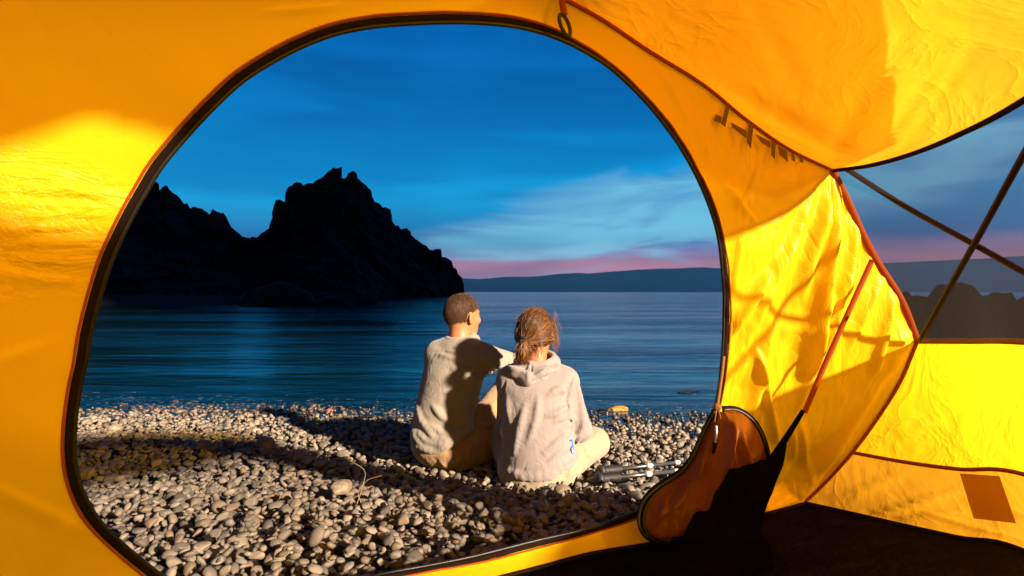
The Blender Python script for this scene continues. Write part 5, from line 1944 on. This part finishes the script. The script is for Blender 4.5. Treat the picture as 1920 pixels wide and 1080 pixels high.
def wom_body(p):
    d = w_head(p)
    d = smin(d, s_cone(p, (0.115, 2.605, 0.47), w_at(0, -0.020, -0.030), 0.055, 0.046), 0.03)
    core = s_cone(p, (0.118, 2.57, 0.09), (0.113, 2.59, 0.46), 0.07, 0.06)
    for a, b, c_ in ((w_sh_r, w_el_r, w_ha_r), (w_sh_l, w_el_l, w_ha_l)):
        core = smin(core, s_cone(p, (0.113, 2.59, 0.46), a, 0.045, 0.036), 0.03)
        core = smin(core, s_cone(p, a, b, 0.036, 0.032), 0.02)
        core = smin(core, s_cone(p, b, c_ + (c_ - b) * 0.18, 0.032, 0.022), 0.02)
    for a, b, c_ in ((w_hip_r, w_kn_r, w_ft_r), (w_hip_l, w_kn_l, w_ft_l)):
        core = smin(core, s_cone(p, a, b, 0.06, 0.046), 0.03)
        core = smin(core, s_cone(p, b, c_ + np.array([0, 0, 0.03]), 0.042, 0.03), 0.02)
    d = smin(d, core, 0.03)
    for w, b in ((w_ha_r, w_el_r), (w_ha_l, w_el_l)):
        dr = (w - b) / np.linalg.norm(w - b)
        ww = w + dr * 0.04
        hf = local(union_cones(hand_segs(ww, dr, np.cross(dr, [0, 0, 1]) * (1 if w is w_ha_l else -1), (0, 0, 1), 0.9), 0.006), ww - 0.2, ww + 0.2)
        d = smin(d, hf(p), 0.010)
    return d


build('body', wom_body, (-0.13, 2.50, 0.0), (0.48, 3.12, 0.80), 0.0062, M['skin'], wom, label='bare neck, ears and face')

KN = w_at(-0.012, -0.118, -0.030)      # where the ponytail is tied


def wom_hair_base(p):
    d = w_head(p) - 0.009
    q = (p - A3(w_at(0, 0, 0))) @ A3(yawrot(HPHI)) / 0.94
    line = np.where(q[:, 1] < -0.03, -0.062, np.where(q[:, 1] < 0.03, -0.050 + (q[:, 1] + 0.03) * 0.9, 0.02 + (q[:, 1] - 0.03) * 0.65))
    d = smax(d, line - q[:, 2], 0.014)
    ear = np.minimum(s_ell(p, w_at(0.096, -0.004, -0.020), (0.030, 0.020, 0.030), yawrot(HPHI)), s_ell(p, w_at(-0.096, -0.004, -0.020), (0.030, 0.020, 0.030), yawrot(HPHI)))
    d = smax(d, -ear, 0.006)
    return smin(d, s_ell(p, KN + np.array([0.004, 0.014, 0.0]), (0.026, 0.022, 0.024)), 0.022)


def wom_hair(p):
    d = wom_hair_base(p)
    m = np.abs(d) < 0.03
    if m.any():
        # strands combed back towards the band
        q = p[m] - A3(KN)
        rad = np.linalg.norm(q, axis=1)
        th = np.arctan2(q[:, 2], q[:, 0])
        ph = np.arctan2(q[:, 1], np.sqrt(q[:, 0] ** 2 + q[:, 2] ** 2) + 1e-6)
        st_ = vnoise(np.stack([th * 9, ph * 3, rad * 5], -1), 61) + 0.7 * vnoise(np.stack([th * 24, ph * 5, rad * 6], -1), 62)
        d = d.copy()
        d[m] += 0.0032 * st_
    return d


print('KN', KN)
build('hair', wom_hair, (-0.02, 2.44, 0.55), (0.26, 2.80, 0.82), 0.0042, M['long_hair'], wom)
tail = spline(np.array([KN + np.array([0.0, -0.010, -0.004]), KN + np.array([-0.010, -0.026, -0.030]), KN + np.array([-0.014, -0.022, -0.062]), KN + np.array([-0.004, -0.010, -0.090])]), 14)


def tail_fn(p):
    d = None
    rr_ = np.interp(np.linspace(0, 1, 14), [0, 0.2, 0.55, 0.85, 1], [0.011, 0.017, 0.021, 0.016, 0.007])
    for a, b, ra, rb in zip(tail[:-1], tail[1:], rr_[:-1], rr_[1:]):
        e = s_cone(p, a, b, ra, rb)
        d = e if d is None else smin(d, e, 0.01)
    q = p - A3(KN)
    th = np.arctan2(q[:, 0] + 0.008, q[:, 1] + 0.02)
    return d + 0.003 * vnoise(np.stack([th * 5, q[:, 2] * 12, 0 * th], -1), 63) + 0.002 * vnoise(np.stack([th * 13, q[:, 2] * 18, 0 * th], -1), 64)


build('ponytail', tail_fn, KN + np.array([-0.07, -0.09, -0.14]), KN + np.array([0.07, 0.06, 0.03]), 0.0032, M['tail_hair'], wom)
a_ = np.linspace(0, 2 * np.pi, 25)
tb_ = np.array([KN + np.array([0.017 * math.cos(t), -0.006 + 0.004 * math.sin(t * 3), 0.017 * math.sin(t)]) for t in a_])
tube('hair_band', tb_, 0.0075, M['hairtie'], wom)


# hair built strand by strand
def strands(name, P0, mat, parent, r, tones, taper=0.45):
    """P0: (count, points, 3); three-sided thin tubes in one mesh"""
    n, k = P0.shape[:2]
    t = np.gradient(P0, axis=1)
    t /= np.linalg.norm(t, axis=-1)[..., None] + 1e-9
    a = np.cross(t, np.array([0.31, 0.52, 0.79]))
    a /= np.linalg.norm(a, axis=-1)[..., None] + 1e-9
    b = np.cross(t, a)
    rr_ = (np.asarray(r) * np.linspace(1, taper, k))[None, :, None, None]
    an = np.array([0, 2.0944, 4.18879])
    g = P0[:, :, None] + rr_ * (np.cos(an)[None, None, :, None] * a[:, :, None] + np.sin(an)[None, None, :, None] * b[:, :, None])
    I, J, K = np.meshgrid(np.arange(n), np.arange(k - 1), np.arange(3), indexing='ij')
    K2 = (K + 1) % 3
    base_ = I * k * 3
    f = np.stack([base_ + J * 3 + K, base_ + J * 3 + K2, base_ + (J + 1) * 3 + K2, base_ + (J + 1) * 3 + K], -1).reshape(-1, 4)
    me = make_mesh(name, g.reshape(-1, 3), f, mat)
    at_ = me.attributes.new('tone', 'FLOAT', 'POINT')
    at_.data.foreach_set('value', np.repeat(np.asarray(tones), k * 3).astype(np.float32))
    return link(name, me, parent, kind='stuff')


def push_out(fn, pts, centre, gap, it=6):
    """slide points radially onto the surface fn = gap"""
    sh_ = pts.shape
    p = pts.reshape(-1, 3).astype(np.float32).copy()
    c = A3(centre)
    gp = np.broadcast_to(gap, sh_[:-1]).reshape(-1)
    for _ in range(it):
        d = fn(p) - gp
        n_ = p - c
        n_ /= np.linalg.norm(n_, axis=1)[:, None] + 1e-9
        p = p - np.clip(d, -0.03, 0.03)[:, None] * n_
    return p.reshape(sh_)


rs = np.random.default_rng(5)
hc = w_at(0, -0.012, 0.01)
# combed strands from the hairline and crown back to the band
ns = 5600
dirs = rs.normal(size=(ns, 3))
dirs /= np.linalg.norm(dirs, axis=1)[:, None]
q_ = dirs @ yawrot(HPHI)
keep = (q_[:, 2] > -0.62) & ~((q_[:, 1] > 0.45) & (q_[:, 2] < 0.42)) & (q_[:, 1] > -0.97)
dirs = dirs[keep]
ns = len(dirs)
K = 9
start = hc + dirs * 0.11
tt_ = np.linspace(0, 1, K) ** 0.85
line = start[:, None] * (1 - tt_)[None, :, None] + KN[None, None] * tt_[None, :, None]
wave = rs.normal(0, 0.004, (ns, 1, 3)) * np.sin(np.pi * tt_)[None, :, None] + rs.normal(0, 0.0025, (ns, 1, 3)) * np.sin(2.5 * np.pi * tt_ + 1)[None, :, None]
gap = np.clip(rs.normal(0.0015, 0.0016, (ns, 1)), -0.001, 0.007) * np.ones((1, K))
line = push_out(wom_hair_base, line + wave, hc, gap)
clump = 0.5 + 0.5 * vnoise(dirs * 4.5 + 3.0, 71)
strands('combed_strands', line, M['strand_brown'], wom, 0.0008, np.clip(clump * 0.75 + rs.normal(0.05, 0.22, ns), 0, 1) ** 1.3, 0.9)
# ponytail strands, loosely bunched
nt_ = 700
off = rs.normal(size=(nt_, 3)) * np.array([0.5, 0.45, 0.25])
prof_ = np.interp(np.linspace(0, 1, 14), [0, 0.15, 0.5, 0.85, 1], [0.010, 0.020, 0.028, 0.026, 0.018])
end_ = rs.uniform(0.75, 1.12, nt_)
tl_ = tail[None] * 1.0 + off[:, None] * prof_[None, :, None]
tl_ = tl_[:, :1] + (tl_ - tl_[:, :1]) * end_[:, None, None]
tl_ += rs.normal(0, 0.006, (nt_, 1, 3)) * (np.linspace(0, 1, 14) ** 2)[None, :, None]
strands('tail_strands', tl_, M['strand_brown'], wom, 0.0009, np.clip(rs.normal(0.4, 0.3, nt_), 0, 1))
# wisps by the right ear, fly-aways over the crown, short hairs at the nape
paths = []
for k in range(110):
    a = w_at(0.082 + rs.normal(0, 0.006), 0.030 + rs.normal(0, 0.016), 0.03 + rs.normal(0, 0.03))
    l_ = rs.uniform(0.05, 0.11)
    bx_ = rs.uniform(0.002, 0.022)
    paths.append([a, a + np.array([bx_ * 0.6, rs.normal(0, 0.004), -l_ * 0.3]), a + np.array([bx_, rs.normal(0, 0.006), -l_ * 0.65]), a + np.array([bx_ * rs.uniform(0.2, 1.5), rs.normal(0, 0.012), -l_])])
for k in range(260):
    d_ = rs.normal(size=3)
    d_[2] = abs(d_[2]) * 0.9 + 0.05
    d_ /= np.linalg.norm(d_)
    a = push_out(wom_hair_base, (hc + d_ * 0.11)[None], hc, 0.001)[0]
    tg = KN - a
    tg = tg - d_ * (tg @ d_)
    tg = tg / (np.linalg.norm(tg) + 1e-6) + rs.normal(0, 0.22, 3)
    l_ = rs.uniform(0.02, 0.045)
    paths.append([a, a + tg * l_ * 0.33 + d_ * 0.005, a + tg * l_ * 0.66 + d_ * rs.uniform(0.004, 0.011), a + tg * l_ + d_ * rs.uniform(0.0, 0.012)])
for k in range(130):
    a = w_at(rs.uniform(-0.055, 0.065), -0.080 + rs.normal(0, 0.006), -0.045 + rs.normal(0, 0.008))
    l_ = rs.uniform(0.02, 0.055)
    s1 = rs.normal(0, 0.010)
    paths.append([a, a + np.array([s1 * 0.3, -0.005, -l_ * 0.35]), a + np.array([s1 * 0.7, -0.005, -l_ * 0.7]), a + np.array([s1, -0.002, -l_])])
pa = np.array([spline(np.array(x), 9) for x in paths])
pa = pa[np.linalg.norm(pa[:, :, :] - hc, axis=2).max(1) < 0.155]
pa = pa[pa[:, :, 2].max(1) < HW[2] + 0.142]
strands('loose_strands', pa, M['strand_brown'], wom, 0.0006, np.clip(rs.normal(0.55, 0.25, len(pa)), 0, 1))
# the man's cropped hair
mc = m_at(0, -0.012, 0.012)
nb = 15000
dirs = rs.normal(size=(nb, 3))
dirs /= np.linalg.norm(dirs, axis=1)[:, None]
root_ = push_out(m_head, mc + dirs * 0.11, mc, 0.003)
q_ = (root_ - m_at(0, 0, 0)) @ yawrot(46)
line_ = np.where(q_[:, 1] < -0.02, -0.070 + (q_[:, 1] + 0.1) * 0.15, np.where(q_[:, 1] < 0.02, -0.035 + (q_[:, 1] + 0.02) * 1.6, 0.028 + (q_[:, 1] - 0.02) * 0.55))
fade = q_[:, 2] - line_ + rs.normal(0, 0.007, nb)
earm = (np.abs(np.abs(q_[:, 0]) - 0.086) < 0.02) & (np.abs(q_[:, 1] + 0.008) < 0.026) & (np.abs(q_[:, 2] + 0.012) < 0.038)
ok_ = (fade > 0) & ~earm
root_, dr_ = root_[ok_], dirs[ok_]
fw = yawrot(46) @ np.array([0, 1.0, 0])
ln_ = np.interp(q_[ok_][:, 2], [-0.08, 0.02, 0.09], [0.0018, 0.003, 0.0055])[:, None]
lean = dr_ * 0.8 + np.where(q_[ok_][:, 2:3] > 0.03, 1, -0.2) * fw * 0.4 + np.array([0, 0, -0.35]) * (q_[ok_][:, 2:3] < 0.06) + rs.normal(0, 0.28, dr_.shape)
hp = np.stack([root_ - dr_ * 0.002, root_ + lean * ln_ * 0.5, root_ + lean * ln_ - np.array([0, 0, 0.001])], 1)
strands('cropped_hairs', hp, M['strand_buzz'], man, 0.0011, np.clip(rs.normal(0.38, 0.28, len(hp)), 0, 1), 0.6)


# small blue and white maker's tab on the side seam
tg0, tg1 = hit(wf, 1070, 824, 2.25, 2.9), hit(wf, 1074, 850, 2.25, 2.9)
if tg0 is not None and tg1 is not None:
    M['tab'] = principled('blue_tab', (0.02, 0.13, 0.42), 0.6)
    M['tab_w'] = principled('white_tab', (0.6, 0.62, 0.65), 0.6)
    sd = np.array([1.0, 0.25, 0.1])
    pth = spline(np.array([tg0 + np.array([0.0, -0.007, 0]), (tg0 + tg1) / 2 + np.array([0.0, -0.010, 0]), tg1 + np.array([0.0, -0.007, 0])]), 10)
    tab = ribbon('side_tab', pth, sd, 0.016, 0.0015, M['tab'], wom, label='small blue and white fabric tab')
    ribbon('tab_stripe', pth[5:9] + np.array([0, -0.002, 0]), sd, 0.006, 0.001, M['tab_w'], tab)
for ft, dr in ((w_ft_r, np.array([-0.8, 0.5, 0])), (w_ft_l, np.array([0.85, 0.4, 0]))):
    def shoe_fn2(p, ft=ft, dr=dr):
        d = s_cone(p, ft + np.array([0, 0, 0.03]), ft + dr * 0.15 + np.array([0, 0, 0.018]), 0.042, 0.034)
        return smax(d, -0.015 - p[:, 2], 0.006)
    build('shoe', shoe_fn2, ft + np.array([-0.25, -0.12, -0.06]), ft + np.array([0.25, 0.22, 0.14]), 0.008, M['shoe'], wom)

man.location = Vector(man.location) + Vector((-0.012, 0.10, -0.002))
man.scale = (1.0, 1.0, 1.0)

# ------------------------------------------------------------------ small things on the beach
def rest(x, y):
    return float(top_z(x, y))


M['grip'] = principled('black_foam_grip', (0.012, 0.011, 0.010), 0.6, bump=(160, 0.6, 0.002))
M['shaft'] = principled('dark_grey_pole_shaft', (0.10, 0.10, 0.105), 0.32, metal=0.6)
M['clamp'] = principled('pale_clamp', (0.45, 0.43, 0.40), 0.45)


def trekking_pole(a, b, label, strap_side):
    """a = top of the grip, b = tip; both world points"""
    a, b = np.array(a), np.array(b)
    root = bpy.data.objects.new('trekking_pole', None)
    root.location = a
    C.objects.link(root)
    root['label'] = label
    root['category'] = 'trekking pole'
    root['group'] = 'trekking poles lying beside the couple'
    d = (b - a) / np.linalg.norm(b - a)

    def sec(name, t0, t1, radii, mat):
        n = len(radii)
        return tube(name, np.array([a + d * (t0 + (t1 - t0) * k / (n - 1)) for k in range(n)]), np.array(radii), mat, root, seg=14)
    sec('grip_knob', 0.0, 0.030, [0.020, 0.027, 0.029, 0.027, 0.021], M['grip'])
    rib = []
    for k in range(23):
        rib.append(0.0165 + (0.0022 if k % 2 else -0.0012) + 0.003 * math.sin(math.pi * k / 22))
    sec('grip', 0.030, 0.135, rib, M['grip'])
    sec('upper_shaft', 0.135, 0.50, [0.0085, 0.0085], M['shaft'])
    sec('clamp', 0.30, 0.335, [0.010, 0.0135, 0.0135, 0.010], M['clamp'])
    sec('lower_shaft', 0.50, 0.98, [0.0068, 0.0068], M['shaft'])
    sec('clamp', 0.49, 0.525, [0.009, 0.012, 0.012, 0.009], M['clamp'])
    sec('tip', 0.98, 1.04, [0.006, 0.003], M['clamp'])
    s = np.array(strap_side)
    path = spline(np.array([a + d * 0.02, a + s * 0.4 + d * 0.01, a + s * 0.9 + d * 0.06, a + s + d * 0.11, a + s * 0.5 + d * 0.10, a + d * 0.05]), 40)
    path[:, 2] = np.maximum(path[:, 2], [rest(x, y) + 0.002 for x, y in path[:, :2]])
    ribbon('wrist_strap', path, np.array([0, 0, 1.0]), 0.014, 0.002, M['grip'], root)


def on_ground(px, py, lift):
    d = 2.2
    for _ in range(30):
        p = P(px, py, d)
        z = zg(np.array(p[0]), np.array(p[1])) + 0.048 + lift
        d = (CAM_Z - z) * F / (py - HZ)
    return P(px, py, d)


a1 = on_ground(1122, 884, 0.028)
b1 = on_ground(1262, 868, 0.02)
d1 = (b1 - a1) / np.linalg.norm(b1 - a1)
trekking_pole(a1, a1 + d1 * 1.0, 'black-gripped trekking pole lying on top, its clamp pale against the pebbles', (-0.06, -0.10, -0.01))
a2 = on_ground(1118, 899, 0.020)
b2 = on_ground(1262, 884, 0.014)
d2 = (b2 - a2) / np.linalg.norm(b2 - a2)
trekking_pole(a2, a2 + d2 * 1.0, 'black-gripped trekking pole nearest the tent flap, strap loose on the stones', (0.06, -0.12, -0.01))

# ochre stone awash at the water's edge, with smaller wet stones
M['ochre'] = principled('ochre_stone', (0.50, 0.24, 0.030), 0.5, bump=(30, 0.6, 0.01), var=(14, (0.30, 0.12, 0.015), 0.8))


def at_water(px, py, z=WATER_Z):
    return P(px, py, (CAM_Z - z) * F / (py - HZ))


w0 = at_water(1160, 768)
boulder('ochre_stone', (w0[0], w0[1], WATER_Z - 0.004), (0.085, 0.055, 0.034), 61, M['ochre'], rough=0.3, sub=4, rotz=0.2, flat=-0.9, label='ochre yellow stone awash at the water edge right of the seated pair', cat='stone')
w1 = at_water(1128, 771)
boulder('wet_stone', (w1[0], w1[1], WATER_Z - 0.01), (0.060, 0.040, 0.022), 62, M['bank'], rough=0.3, sub=3, rotz=0.6, flat=-0.9, label='low dark wet stone just left of the ochre stone', cat='stone')
w2 = at_water(1290, 736)
tube('floating_twig', spline(np.array([w2 + np.array([-0.10, -0.02, 0.0]), w2 + np.array([0, 0, 0.012]), w2 + np.array([0.08, 0.03, 0.002]), w2 + np.array([0.13, 0.02, 0.016])]), 16), np.linspace(0.010, 0.004, 16), M['bank'], label='dark twig floating near the shore by the tent door', cat='twig')

# larger stones that stand out among the pebbles
for i, (px, py, sx, lab, mt) in enumerate([(497, 838, 0.052, 'pale upright stone standing proud in the shadow band', 0), (382, 838, 0.044, 'pale rounded stone left of the upright one in the shadow band', 1), (216, 803, 0.048, 'long pale stone near the left door edge by the water', 2), (640, 920, 0.044, 'round pale stone beside the dry stems', 3), (618, 772, 0.036, 'small reddish stone at the water edge left of the pair', 4)]):
    p = on_ground(px, py, 0.0)
    mat = principled('single_stone_%d' % i, [(0.30, 0.22, 0.145), (0.27, 0.20, 0.13), (0.31, 0.24, 0.17), (0.30, 0.225, 0.16), (0.28, 0.10, 0.045)][i], 0.6, bump=(60, 0.5, 0.004), var=(25, (0.14, 0.10, 0.065), 0.6))
    boulder('beach_stone', (p[0], p[1], rest(p[0], p[1]) + sx * 0.30), (sx, sx * 0.75, sx * (0.95 if i == 0 else 0.6)), 80 + i, mat, rough=0.22, sub=4, rotz=0.4 * i, flat=-0.95, label=lab, cat='stone')

# dry stems
M['stem'] = principled('dry_straw', (0.34, 0.24, 0.12), 0.7)
for i, (px, py, pts, lab) in enumerate([(668, 948, [(0, 0, 0), (0.015, 0.01, 0.05), (0.02, 0.02, 0.10), (-0.03, 0.02, 0.135)], 'thin dry stem arching up from the stones left of the seated pair'),
                                        (678, 945, [(0, 0, 0), (-0.01, 0.0, 0.035), (0.015, 0.01, 0.07), (0.06, 0.01, 0.085)], 'short dry stem leaning right beside the arching one'),
                                        (585, 806, [(0, 0, 0), (0.01, 0.0, 0.04), (0.02, 0.01, 0.08)], 'short dry stem near the water left of the pair')]):
    p = on_ground(px, py, 0.0)
    tube('dry_stem', spline(np.array([p + np.array(q) for q in pts]), 18), np.linspace(0.0012, 0.0006, 18), M['stem'], seg=5, label=lab, cat='stem')

# ------------------------------------------------------------------ evening air over the lake
m, nt, out = new_mat('evening_air')
pv = N(nt, 'ShaderNodeVolumePrincipled', inputs={'Density': 0.00003, 'Anisotropy': 0.0})
pv.inputs['Color'].default_value = (0.10, 0.42, 1.0, 1)
L(nt, pv.outputs[0], out.inputs['Volume'])
v = np.array([(x, y, z) for x in (-9900.0, 9900.0) for y in (-9900.0, 9900.0) for z in (-9.0, 215.0)])
f = np.array([(0, 1, 3, 2), (4, 6, 7, 5), (0, 4, 5, 1), (2, 3, 7, 6), (0, 2, 6, 4), (1, 5, 7, 3)])
link('haze', make_mesh('haze', v, f, m, smooth=False), kind='stuff')
scene.cycles.volume_bounces = 0
